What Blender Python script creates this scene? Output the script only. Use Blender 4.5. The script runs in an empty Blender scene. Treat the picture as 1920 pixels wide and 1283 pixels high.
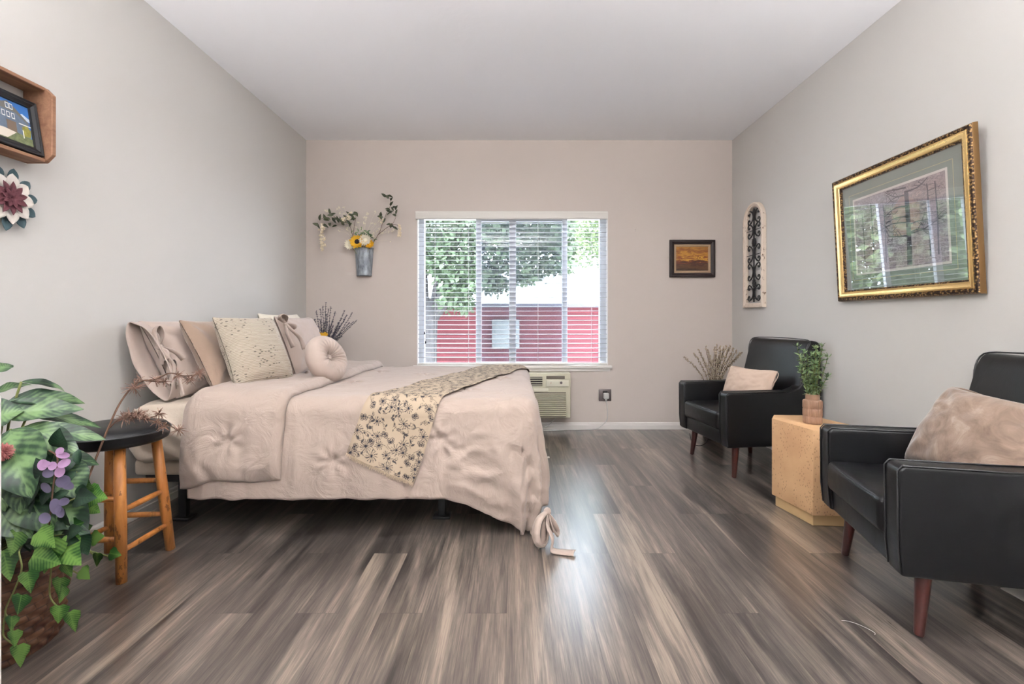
import bpy, bmesh, math, random
import numpy as np
from mathutils import Vector, Matrix, noise
random.seed(7)
R_ = math.radians; PI = math.pi
SC = bpy.context.scene; COL = SC.collection
F = 900.0; VX, VY, EYE = 965.0, 601.0, 1.03
XL, XR, YB, YR, H = -1.975, 2.06, 4.545, -2.6, 2.737

def W(px, py, Y):
    return Vector(((px-VX)*Y/F, Y, EYE-(py-VY)*Y/F))
def sm(x):
    x = max(0., min(1., x)); return x*x*(3-2*x)
def nz(x, y=0, z=0): return noise.noise(Vector((x, y, z)))

# ------------------------------------------------------------------ materials
def lin(c):
    c = c/255.
    return c/12.92 if c <= .04045 else ((c+.055)/1.055)**2.4
def rgb(r, g, b): return (lin(r), lin(g), lin(b), 1)
class NT:
    def __init__(s, name):
        s.m = bpy.data.materials.new(name); s.m.use_nodes = True
        s.t = s.m.node_tree; s.n = s.t.nodes; s.l = s.t.links
        s.b = s.n['Principled BSDF']; s.out = s.n['Material Output']
    def node(s, typ, **kw):
        n = s.n.new(typ)
        for k, v in kw.items(): setattr(n, k, v)
        return n
    def link(s, a, b): s.l.new(a, b)
    def set(s, inp, v): s.b.inputs[inp].default_value = v
    def coord(s, kind='Object', scale=(1, 1, 1), rot=(0, 0, 0)):
        tc = s.node('ShaderNodeTexCoord'); mp = s.node('ShaderNodeMapping')
        mp.inputs['Scale'].default_value = scale; mp.inputs['Rotation'].default_value = rot
        s.link(tc.outputs[kind], mp.inputs[0]); return mp.outputs[0]
    def noise(s, vec, scale=5, detail=4, rough=.5, dist=0):
        n = s.node('ShaderNodeTexNoise'); n.inputs['Scale'].default_value = scale
        n.inputs['Detail'].default_value = detail; n.inputs['Roughness'].default_value = rough
        n.inputs['Distortion'].default_value = dist; s.link(vec, n.inputs['Vector']); return n.outputs['Fac']
    def ramp(s, fac, stops):
        r = s.node('ShaderNodeValToRGB'); e = r.color_ramp.elements
        while len(e) < len(stops): e.new(.5)
        for i, (p, c) in enumerate(stops): e[i].position = p; e[i].color = c
        s.link(fac, r.inputs[0]); return r.outputs[0]
    def math(s, op, a, b=None, c=None, clamp=False):
        n = s.node('ShaderNodeMath', operation=op); n.use_clamp = clamp
        for i, v in enumerate((a, b, c)):
            if v is None: continue
            if isinstance(v, (int, float)): n.inputs[i].default_value = v
            else: s.link(v, n.inputs[i])
        return n.outputs[0]
    def mix(s, f, a, b, mode='MIX'):
        n = s.node('ShaderNodeMix', data_type='RGBA', blend_type=mode)
        for k, v in ((0, f), (6, a), (7, b)):
            if isinstance(v, (int, float)): n.inputs[k].default_value = v
            elif isinstance(v, tuple): n.inputs[k].default_value = v
            else: s.link(v, n.inputs[k])
        return n.outputs[2]
    def bump(s, h, strength=.3, dist=.01):
        n = s.node('ShaderNodeBump'); n.inputs['Strength'].default_value = strength
        n.inputs['Distance'].default_value = dist; s.link(h, n.inputs['Height'])
        s.link(n.outputs[0], s.b.inputs['Normal']); return n
def simple(name, col, rough=.6, metal=0., var=0., vs=8, bump=0., bs=60, bd=.003, spec=None, sheen=0, scale=(1, 1, 1), coat=0):
    m = NT(name); m.set('Roughness', rough); m.set('Metallic', metal)
    if spec is not None: m.set('Specular IOR Level', spec)
    if sheen: m.set('Sheen Weight', sheen); m.set('Sheen Roughness', .6)
    if coat: m.set('Coat Weight', coat); m.set('Coat Roughness', .15)
    v = m.coord(scale=scale)
    if var:
        f = m.noise(v, vs, 4)
        lo = tuple(c*(1-var) for c in col[:3])+(1,); hi = tuple(min(1, c*(1+var)) for c in col[:3])+(1,)
        m.link(m.ramp(f, [(.3, lo), (.7, hi)]), m.b.inputs['Base Color'])
    else: m.set('Base Color', col)
    if bump: m.bump(m.noise(v, bs, 4), bump, bd)
    return m.m

M = {}
M['wall'] = simple('wall_paint', rgb(206, 195, 188), .85, bump=.12, bs=220, bd=.002)
M['wall_side'] = simple('side_wall_light_tint', rgb(203, 200, 196), .8, bump=.12, bs=220, bd=.002)  # same paint as the back wall; cooler tint puts the mixed light into colour
def ceil_mat():
    m = NT('ceiling_paint'); m.set('Roughness', .9); m.set('Base Color', rgb(247, 248, 252))
    v = m.coord()
    a = m.noise(v, 26, 5, .6); mask = m.ramp(m.noise(v, 1.1, 1), [(.52, (0, 0, 0, 1)), (.66, (1, 1, 1, 1))])
    m.bump(m.math('MULTIPLY', a, mask), .22, .006); return m.m
M['ceil'] = ceil_mat()
M['trim'] = simple('white_trim', rgb(226, 221, 217), .45)
M['vinyl'] = simple('white_vinyl', rgb(222, 226, 232), .4)
M['blind'] = simple('blind_slat', rgb(196, 197, 204), .45)
M['valance'] = simple('blind_valance', rgb(226, 222, 216), .5)
M['black'] = simple('black_metal', rgb(20, 20, 23), .45)
M['cord'] = simple('white_cord', rgb(205, 203, 200), .5)

def floor_mat():
    m = NT('grey_oak_planks')
    tc = m.node('ShaderNodeTexCoord'); sp = m.node('ShaderNodeSeparateXYZ'); m.link(tc.outputs['Object'], sp.inputs[0])
    x, y = sp.outputs[0], sp.outputs[1]
    PW, PL = .148, 1.302
    xr = m.math('DIVIDE', m.math('ADD', x, 3.0-.012), PW); row = m.math('FLOOR', xr); fx = m.math('FRACT', xr)
    wn = m.node('ShaderNodeTexWhiteNoise', noise_dimensions='1D'); m.link(row, wn.inputs['W'])
    off = m.math('MULTIPLY', m.math('FLOOR', m.math('MULTIPLY', wn.outputs[0], 3)), .434)
    yr = m.math('DIVIDE', m.math('ADD', m.math('ADD', y, 8-1.442-7.812+.0), off), PL)
    yr = m.math('ADD', yr, 20.0)
    idx = m.math('FLOOR', yr); fy = m.math('FRACT', yr)
    cb = m.node('ShaderNodeCombineXYZ'); m.link(row, cb.inputs[0]); m.link(idx, cb.inputs[1])
    w2 = m.node('ShaderNodeTexWhiteNoise', noise_dimensions='3D'); m.link(cb.outputs[0], w2.inputs['Vector'])
    rnd = w2.outputs[0]
    # per plank shifted coordinates
    cv = m.node('ShaderNodeCombineXYZ')
    m.link(m.math('ADD', x, m.math('MULTIPLY', rnd, 17)), cv.inputs[0]); m.link(m.math('ADD', y, m.math('MULTIPLY', rnd, 31)), cv.inputs[1]); m.link(m.math('MULTIPLY', rnd, 9), cv.inputs[2])
    def mp(scale):
        k = m.node('ShaderNodeMapping'); k.inputs['Scale'].default_value = scale; m.link(cv.outputs[0], k.inputs[0]); return k.outputs[0]
    streak = m.noise(mp((11, .85, 1)), 1.0, 3, .5, .6)
    mid = m.noise(mp((45, 2.2, 1)), 1.0, 4, .6, .8)
    grain = m.noise(mp((230, 7, 1)), 1.0, 3, .7)
    t = m.math('ADD', m.math('MULTIPLY', streak, .88), m.math('MULTIPLY', mid, .46))
    t = m.math('ADD', t, m.math('MULTIPLY', grain, .42))
    t = m.math('ADD', t, m.math('MULTIPLY', m.math('SUBTRACT', rnd, .5), .16))
    t = m.math('SUBTRACT', t, .38)
    col = m.ramp(t, [(.29, rgb(44, 39, 38)), (.42, rgb(72, 65, 61)), (.52, rgb(93, 84, 78)), (.61, rgb(114, 103, 94)), (.74, rgb(148, 134, 120))])
    # knots
    vk = m.node('ShaderNodeTexVoronoi'); vk.inputs['Scale'].default_value = 1.0; m.link(mp((5.5, 1.1, 1)), vk.inputs['Vector'])
    kn = m.ramp(vk.outputs['Distance'], [(.03, (1, 1, 1, 1)), (.10, (0, 0, 0, 1))])
    kn2 = m.math('MULTIPLY', kn, m.math('GREATER_THAN', grain, .45))
    col = m.mix(m.math('MULTIPLY', kn2, .6), col, rgb(58, 50, 46))
    sx = m.math('ABSOLUTE', m.math('SUBTRACT', fx, .5)); sy = m.math('ABSOLUTE', m.math('SUBTRACT', fy, .5))
    seam = m.math('MAXIMUM', m.math('GREATER_THAN', sx, .4935), m.math('GREATER_THAN', sy, .4990))
    col = m.mix(m.math('MULTIPLY', seam, .55), col, rgb(44, 38, 36))
    m.link(col, m.b.inputs['Base Color'])
    m.set('Specular IOR Level', .6); m.set('Coat Weight', 1.0); m.set('Coat Roughness', .22)
    m.link(m.math('ADD', m.math('MULTIPLY', grain, .14), .24), m.b.inputs['Roughness'])
    hh = m.math('SUBTRACT', m.math('ADD', m.math('MULTIPLY', grain, .6), m.math('MULTIPLY', mid, .4)), m.math('MULTIPLY', seam, 1.2))
    m.bump(hh, .10, .0006)
    return m.m
M['floor'] = floor_mat()

def glass_mat(name, tint=(1, 1, 1, 1), refl=1.0, ior=1.5, rough=0.0):
    m = NT(name); m.n.remove(m.b)
    tr = m.node('ShaderNodeBsdfTransparent'); tr.inputs[0].default_value = tint
    gl = m.node('ShaderNodeBsdfGlossy'); gl.inputs['Roughness'].default_value = rough
    g = m.node('ShaderNodeNewGeometry'); dt = m.node('ShaderNodeVectorMath', operation='DOT_PRODUCT'); m.link(g.outputs['Normal'], dt.inputs[0]); m.link(g.outputs['Incoming'], dt.inputs[1])
    c = m.math('SUBTRACT', 1.0, m.math('ABSOLUTE', dt.outputs['Value'])); f0 = ((ior-1)/(ior+1))**2
    fr = m.math('ADD', f0, m.math('MULTIPLY', m.math('POWER', c, 5), 1-f0))
    mx = m.node('ShaderNodeMixShader'); m.link(m.math('MULTIPLY', fr, refl, clamp=True), mx.inputs[0])
    m.link(tr.outputs[0], mx.inputs[1]); m.link(gl.outputs[0], mx.inputs[2]); m.link(mx.outputs[0], m.out.inputs[0])
    return m.m
M['glass'] = glass_mat('window_glass', (.97, .98, .98, 1))
M['pglass'] = glass_mat('picture_glass', (1, 1, 1, 1), 3.0, 1.6)
def screen_mat():
    m = NT('insect_screen'); m.n.remove(m.b)
    tr = m.node('ShaderNodeBsdfTransparent'); df = m.node('ShaderNodeBsdfDiffuse'); df.inputs[0].default_value = rgb(95, 100, 112)
    mx = m.node('ShaderNodeMixShader'); mx.inputs[0].default_value = .34
    m.link(tr.outputs[0], mx.inputs[1]); m.link(df.outputs[0], mx.inputs[2]); m.link(mx.outputs[0], m.out.inputs[0]); return m.m
M['screen'] = screen_mat()

def cloth(name, col, rough=.9, bump=.35, wr=9, weave=900, sheen=.2, var=.03):
    m = NT(name); m.set('Roughness', rough); m.set('Sheen Weight', sheen); m.set('Specular IOR Level', .25)
    v = m.coord()
    f = m.noise(v, 3.5, 3)
    lo = tuple(c*(1-var) for c in col[:3])+(1,); hi = tuple(min(1, c*(1+var)) for c in col[:3])+(1,)
    m.link(m.ramp(f, [(.3, lo), (.7, hi)]), m.b.inputs['Base Color'])
    a = m.noise(v, wr, 5, .55, 1.2); b = m.noise(v, weave, 2)
    m.bump(m.math('ADD', a, m.math('MULTIPLY', b, .06)), bump, .02); return m.m
M['duvet'] = cloth('taupe_cotton', rgb(175, 158, 147), bump=.7, wr=8)
M['sham'] = cloth('sham_cotton', rgb(178, 162, 152), bump=.22, wr=9)
M['sheet'] = cloth('cream_sheet', rgb(194, 180, 164), bump=.25, wr=7)
M['ivory'] = cloth('ivory_cotton', rgb(216, 208, 192), bump=.2, wr=9)
M['tan'] = cloth('tan_velvet', rgb(152, 130, 114), bump=.25, wr=8, sheen=.5)
M['blush'] = cloth('blush_cotton', rgb(200, 176, 158), bump=.3, wr=9)
def velvet():
    m = NT('taupe_crushed_velvet'); m.set('Roughness', .75); m.set('Sheen Weight', .6); m.set('Sheen Roughness', .4)
    v = m.coord(scale=(1, 1, 1)); f = m.noise(v, 7, 6, .65, 1.5)
    m.link(m.ramp(f, [(.3, rgb(104, 84, 70)), (.55, rgb(142, 120, 104)), (.75, rgb(184, 166, 150))]), m.b.inputs['Base Color'])
    m.bump(m.noise(v, 40, 5), .25, .006); return m.m
M['velvet'] = velvet()
def knit():
    m = NT('cream_knit_fabric'); m.set('Roughness', .95); m.set('Sheen Weight', .2)
    v = m.coord(scale=(55, 55, 85))
    vo = m.node('ShaderNodeTexVoronoi'); vo.inputs['Scale'].default_value = 1; m.link(m.coord(scale=(30, 30, 85)), vo.inputs['Vector'])
    d = m.math('LESS_THAN', vo.outputs['Distance'], .24)
    patch = m.math('GREATER_THAN', m.noise(m.coord(), 6, 2), .44)
    wave = m.node('ShaderNodeTexWave', wave_type='BANDS', bands_direction='Z'); wave.inputs['Scale'].default_value = 38; wave.inputs['Distortion'].default_value = 3
    wave.inputs['Detail'].default_value = 2; m.link(m.coord(), wave.inputs['Vector'])
    base = m.mix(wave.outputs['Fac'], rgb(156, 144, 128), rgb(188, 176, 160))
    m.link(m.mix(m.math('MULTIPLY', m.math('MULTIPLY', d, patch), .85), base, rgb(80, 72, 66)), m.b.inputs['Base Color'])
    m.bump(m.math('ADD', wave.outputs['Fac'], m.noise(v, 1, 3)), .4, .004); return m.m
M['knit'] = knit()
def leather():
    m = NT('black_leather'); m.set('Base Color', rgb(11, 11, 14)); m.set('Roughness', .38); m.set('Specular IOR Level', .42)
    v = m.coord(); a = m.noise(v, 260, 3); b = m.noise(v, 9, 4, .5, .8)
    m.link(m.math('ADD', m.math('MULTIPLY', b, .16), .28), m.b.inputs['Roughness'])
    m.bump(m.math('ADD', m.math('MULTIPLY', a, .10), m.math('MULTIPLY', b, .8)), .3, .006); return m.m
M['leather'] = leather()
M['leather_pipe'] = simple('leather_piping', rgb(20, 20, 24), .35, spec=.7)
def wood(name, c0, c1, scale=(30, 30, 2.5), rough=.45, spots=None, coat=0):
    m = NT(name); m.set('Roughness', rough); m.set('Coat Weight', coat); m.set('Coat Roughness', .2)
    v = m.coord(scale=scale); f = m.noise(v, 1, 5, .6, 1.0)
    col = m.ramp(f, [(.3, c0), (.7, c1)])
    if spots:
        s = m.noise(m.coord(scale=(40, 40, 14)), 1, 4, .6)
        col = m.mix(m.math('MULTIPLY', m.math('GREATER_THAN', s, .62), .65), col, spots)
    m.link(col, m.b.inputs['Base Color']); m.bump(f, .15, .003); return m.m
M['mahog'] = wood('mahogany', rgb(50, 20, 17), rgb(78, 32, 26), (20, 20, 3), .35, coat=.2)
M['honey'] = wood('honey_oak', rgb(150, 92, 42), rgb(196, 130, 66), (28, 28, 3), .42, rgb(84, 48, 24))
M['crate'] = wood('crate_wood', rgb(124, 86, 64), rgb(164, 122, 94), (30, 3, 30), .7)
M['crate_dark'] = wood('crate_back_wood', rgb(70, 48, 42), rgb(96, 68, 56), (30, 3, 30), .75)
def travertine():
    m = NT('sandy_travertine'); m.set('Roughness', .8)
    v = m.coord(); f = m.noise(v, 4, 4)
    col = m.ramp(f, [(.3, rgb(190, 148, 108)), (.7, rgb(214, 174, 130))])
    vo = m.node('ShaderNodeTexVoronoi'); vo.inputs['Scale'].default_value = 1; m.link(m.coord(scale=(95, 95, 60)), vo.inputs['Vector'])
    clus = m.math('GREATER_THAN', m.noise(m.coord(scale=(16, 16, 5)), 1, 3), .47)
    pit = m.math('MULTIPLY', m.math('LESS_THAN', vo.outputs['Distance'], .26), clus)
    sp = m.node('ShaderNodeSeparateXYZ'); g = m.node('ShaderNodeNewGeometry'); m.link(g.outputs['Normal'], sp.inputs[0])
    side = m.math('LESS_THAN', m.math('ABSOLUTE', sp.outputs[2]), .5)
    pit = m.math('MULTIPLY', pit, side)
    m.link(m.mix(m.math('MULTIPLY', pit, .55), col, rgb(126, 92, 62)), m.b.inputs['Base Color'])
    m.bump(m.math('SUBTRACT', m.math('MULTIPLY', f, .3), pit), .5, .004); return m.m
M['trav'] = travertine()
M['travbase'] = simple('sandy_plinth', rgb(196, 164, 118), .8, var=.06)
M['ceramic'] = simple('brown_ceramic', rgb(148, 116, 94), .45, var=.1, vs=30)
M['acplast'] = simple('beige_plastic', rgb(205, 200, 178), .5)
M['acdark'] = simple('dark_vent_slot', rgb(52, 46, 44), .7)
M['acslot'] = simple('louver_gap', rgb(112, 104, 94), .7)
M['acwhite'] = simple('ivory_plastic', rgb(222, 218, 200), .45)
M['red'] = simple('red_mark', rgb(190, 60, 50), .5)
M['plate'] = simple('pewter_plate', rgb(126, 116, 116), .35, metal=.5)
M['gold'] = simple('gold_leaf', rgb(240, 204, 140), .25, metal=.9, var=.08, vs=20)
def ornament():
    m = NT('antique_gold_ornament'); m.set('Metallic', .7); m.set('Roughness', .45)
    vo = m.node('ShaderNodeTexVoronoi'); vo.inputs['Scale'].default_value = 95; m.link(m.coord(), vo.inputs['Vector'])
    m.link(m.ramp(vo.outputs['Distance'], [(.2, rgb(176, 140, 92)), (.55, rgb(60, 44, 36))]), m.b.inputs['Base Color'])
    m.bump(vo.outputs['Distance'], .6, .004).invert = True; return m.m
M['orn'] = ornament()
M['golddark'] = simple('dark_gold_side', rgb(128, 98, 62), .4, metal=.7)
M['mat_green'] = simple('sage_mat_board', rgb(150, 162, 155), .9)
M['mat_line'] = simple('mat_gold_line', rgb(214, 206, 160), .8)
M['mat_white'] = simple('white_bevel', rgb(238, 232, 228), .8)
def printmat():
    m = NT('winter_wood_print'); m.set('Roughness', .9)
    v = m.coord(); a = m.noise(m.coord(scale=(60, 60, 110)), 1, 6, .75, 1.5); b = m.noise(v, 5, 2)
    c1 = m.ramp(b, [(.35, rgb(204, 196, 210)), (.65, rgb(206, 182, 180))])
    m.link(m.mix(m.ramp(a, [(.42, (.75, .75, .75, 1)), (.6, (0, 0, 0, 1))]), c1, rgb(122, 112, 124)), m.b.inputs['Base Color']); return m.m
M['print'] = printmat()
M['printtree'] = simple('print_dark_ink', rgb(86, 82, 96), .9)
M['printhouse'] = simple('print_brick_ink', rgb(186, 158, 156), .9, var=.1, vs=40)
M['darkframe'] = simple('espresso_frame', rgb(42, 30, 30), .35)
M['linen'] = simple('linen_liner', rgb(176, 150, 122), .8)
def sunset():
    m = NT('sunset_painting'); m.set('Roughness', .55)
    tc = m.node('ShaderNodeTexCoord'); sp = m.node('ShaderNodeSeparateXYZ'); m.link(tc.outputs['Object'], sp.inputs[0])
    n1 = m.noise(m.coord(scale=(9, 9, 34)), 1, 4, .6, 1.2)
    z = m.math('DIVIDE', m.math('SUBTRACT', sp.outputs[2], .065), .22)
    t = m.math('ADD', z, m.math('MULTIPLY', m.math('SUBTRACT', n1, .5), .75))
    col = m.ramp(t, [(.0, rgb(60, 38, 24)), (.16, rgb(96, 62, 36)), (.30, rgb(70, 38, 28)), (.40, rgb(120, 58, 34)), (.47, rgb(222, 168, 62)), (.56, rgb(128, 62, 34)), (.68, rgb(196, 140, 52)), (.82, rgb(132, 76, 38)), (1., rgb(176, 122, 50))])
    m.link(col, m.b.inputs['Base Color']); return m.m
M['sunset'] = sunset()
M['iron'] = simple('black_iron', rgb(34, 32, 34), .55, bump=.2)
def shabby():
    m = NT('distressed_white_wood'); m.set('Roughness', .75)
    f = m.noise(m.coord(scale=(70, 40, 30)), 1, 5, .7)
    m.link(m.ramp(f, [(.60, rgb(224, 208, 192)), (.66, rgb(120, 92, 72))]), m.b.inputs['Base Color']); return m.m
M['shabby'] = shabby()
def galv():
    m = NT('galvanised_tin'); m.set('Metallic', .55); m.set('Roughness', .5)
    f = m.noise(m.coord(scale=(40, 40, 12)), 1, 5, .65); m.link(m.ramp(f, [(.3, rgb(100, 106, 114)), (.7, rgb(176, 184, 192))]), m.b.inputs['Base Color'])
    m.bump(f, .1); return m.m
M['galv'] = galv()
def leafmat(name, dark, mid, light, trans=.0):
    m = NT(name); m.set('Roughness', .42)
    uv = m.node('ShaderNodeTexCoord').outputs['UV']; sp = m.node('ShaderNodeSeparateXYZ'); m.link(uv, sp.inputs[0])
    d = m.math('ABSOLUTE', m.math('SUBTRACT', sp.outputs[0], .5))
    w = m.math('SINE', m.math('MULTIPLY', m.math('SUBTRACT', sp.outputs[1], m.math('MULTIPLY', d, .5)), 60))
    f = m.math('ADD', m.math('MULTIPLY', w, .055), m.math('MULTIPLY', m.noise(m.coord(), 16, 5), 1.1))
    f = m.math('SUBTRACT', m.math('ADD', f, .13), m.math('MULTIPLY', d, .35))
    col = m.ramp(f, [(.3, dark), (.52, mid), (.75, light)])
    rib = m.math('LESS_THAN', d, .025)
    m.link(m.mix(m.math('MULTIPLY', rib, .5), col, light), m.b.inputs['Base Color'])
    return m.m
M['bigleaf'] = leafmat('variegated_leaf', rgb(12, 32, 20), rgb(34, 62, 40), rgb(104, 132, 86))
M['darkleaf'] = leafmat('dark_leaf', rgb(12, 28, 22), rgb(26, 50, 36), rgb(52, 80, 56))
M['ivy'] = leafmat('ivy_leaf', rgb(18, 50, 22), rgb(40, 88, 34), rgb(118, 158, 76))
M['purpleleaf'] = simple('lilac_leaf', rgb(108, 100, 128), .6, var=.12)
M['pinkleaf'] = simple('pink_lilac_leaf', rgb(164, 128, 164), .6, var=.1)
M['pinkfluff'] = simple('pink_blossom', rgb(196, 124, 122), .9, var=.1)
M['twig'] = simple('brown_twig', rgb(92, 66, 50), .8, var=.2, vs=50)
M['greenstem'] = simple('olive_stem', rgb(118, 124, 70), .7)
M['tuft'] = simple('dusty_pink_needles', rgb(142, 112, 98), .85, var=.25, vs=60)
M['plantgreen'] = leafmat('sage_sprig_leaf', rgb(52, 78, 50), rgb(96, 124, 84), rgb(160, 180, 132))
M['lav'] = simple('lavender_bud', rgb(78, 72, 92), .85, var=.2, vs=60)
M['lavgreen'] = simple('lavender_stem', rgb(66, 72, 64), .85)
M['yellow'] = simple('yellow_petal', rgb(232, 178, 40), .7, var=.08)
M['cream'] = simple('cream_petal', rgb(232, 224, 204), .8, var=.05)
M['peach'] = simple('peach_blossom', rgb(236, 222, 196), .8, var=.06)
M['olive'] = leafmat('olive_leaf', rgb(28, 36, 26), rgb(48, 58, 38), rgb(86, 92, 62))
M['darkcentre'] = simple('dark_seed_head', rgb(30, 22, 26), .9)
M['willow'] = simple('pussy_willow_bud', rgb(178, 162, 142), .9, var=.1)
M['willowstem'] = simple('willow_stem', rgb(88, 70, 58), .8)
M['darkvase'] = simple('dark_floor_vase', rgb(66, 58, 54), .4)
M['teal'] = simple('teal_petal', rgb(66, 88, 94), .8, var=.15)
M['wine'] = simple('wine_petal', rgb(100, 54, 62), .8, var=.2)
M['offwhite'] = simple('offwhite_petal', rgb(222, 214, 206), .85)
def basketmat():
    m = NT('woven_basket'); m.set('Roughness', .6)
    uv = m.node('ShaderNodeTexCoord').outputs['UV']
    br = m.node('ShaderNodeTexBrick'); br.offset = .5; br.inputs['Scale'].default_value = 1; m.link(uv, br.inputs['Vector'])
    br.inputs['Color1'].default_value = rgb(70, 38, 26); br.inputs['Color2'].default_value = rgb(116, 78, 52); br.inputs['Mortar'].default_value = rgb(28, 16, 14)
    br.inputs['Mortar Size'].default_value = .04; br.inputs['Brick Width'].default_value = 1; br.inputs['Row Height'].default_value = .5; br.inputs['Mortar Smooth'].default_value = .4
    n = m.noise(m.coord(scale=(20, 20, 60)), 1, 4)
    m.link(m.mix(.45, br.outputs['Color'], m.ramp(n, [(.3, rgb(54, 28, 22)), (.7, rgb(118, 82, 56))])), m.b.inputs['Base Color']); return m.m
M['basket'] = basketmat()
M['soil'] = simple('dark_moss', rgb(20, 22, 18), .95)
def vcol(name, rough=.9):
    m = NT(name); m.set('Roughness', rough); m.set('Specular IOR Level', .2)
    a = m.node('ShaderNodeAttribute'); a.attribute_name = 'pat'
    c = m.mix(a.outputs['Fac'], rgb(176, 158, 137), rgb(38, 42, 54)); m.link(c, m.b.inputs['Base Color'])
    m.bump(m.noise(m.coord(), 500, 2), .2, .002); return m.m
M['toile'] = vcol('toile_print_cotton')
M['fringe'] = simple('beige_fringe', rgb(214, 194, 166), .9)
def redwall():
    m = NT('red_siding'); m.set('Roughness', .8); m.set('Base Color', rgb(120, 44, 54))
    tc = m.node('ShaderNodeTexCoord'); sp = m.node('ShaderNodeSeparateXYZ'); m.link(tc.outputs['Object'], sp.inputs[0])
    f = m.math('FRACT', m.math('MULTIPLY', sp.outputs[2], 6.5)); m.bump(f, .4, .03)
    m.link(m.mix(m.math('LESS_THAN', f, .10), rgb(88, 34, 42), rgb(122, 48, 58)), m.b.inputs['Base Color']); return m.m
M['redwall'] = redwall()
M['bark'] = simple('grey_bark', rgb(62, 60, 62), .95, var=.3, vs=6, bump=.6, bs=18, bd=.03, scale=(3, 3, .6))
M['treeleaf'] = simple('tree_foliage', rgb(54, 70, 46), .6, var=.45, vs=1.6)
M['paleleaf'] = simple('pale_tree_foliage', rgb(96, 114, 74), .6, var=.3, vs=1.2)
M['ground'] = simple('gravel_ground', rgb(205, 203, 198), .95, var=.1)
M['palehouse'] = simple('pale_siding', rgb(214, 222, 232), .8)
M['roofgrey'] = simple('grey_roof', rgb(88, 86, 98), .8)
M['boxgrey'] = simple('meter_box_grey', rgb(126, 132, 134), .6)

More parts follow.
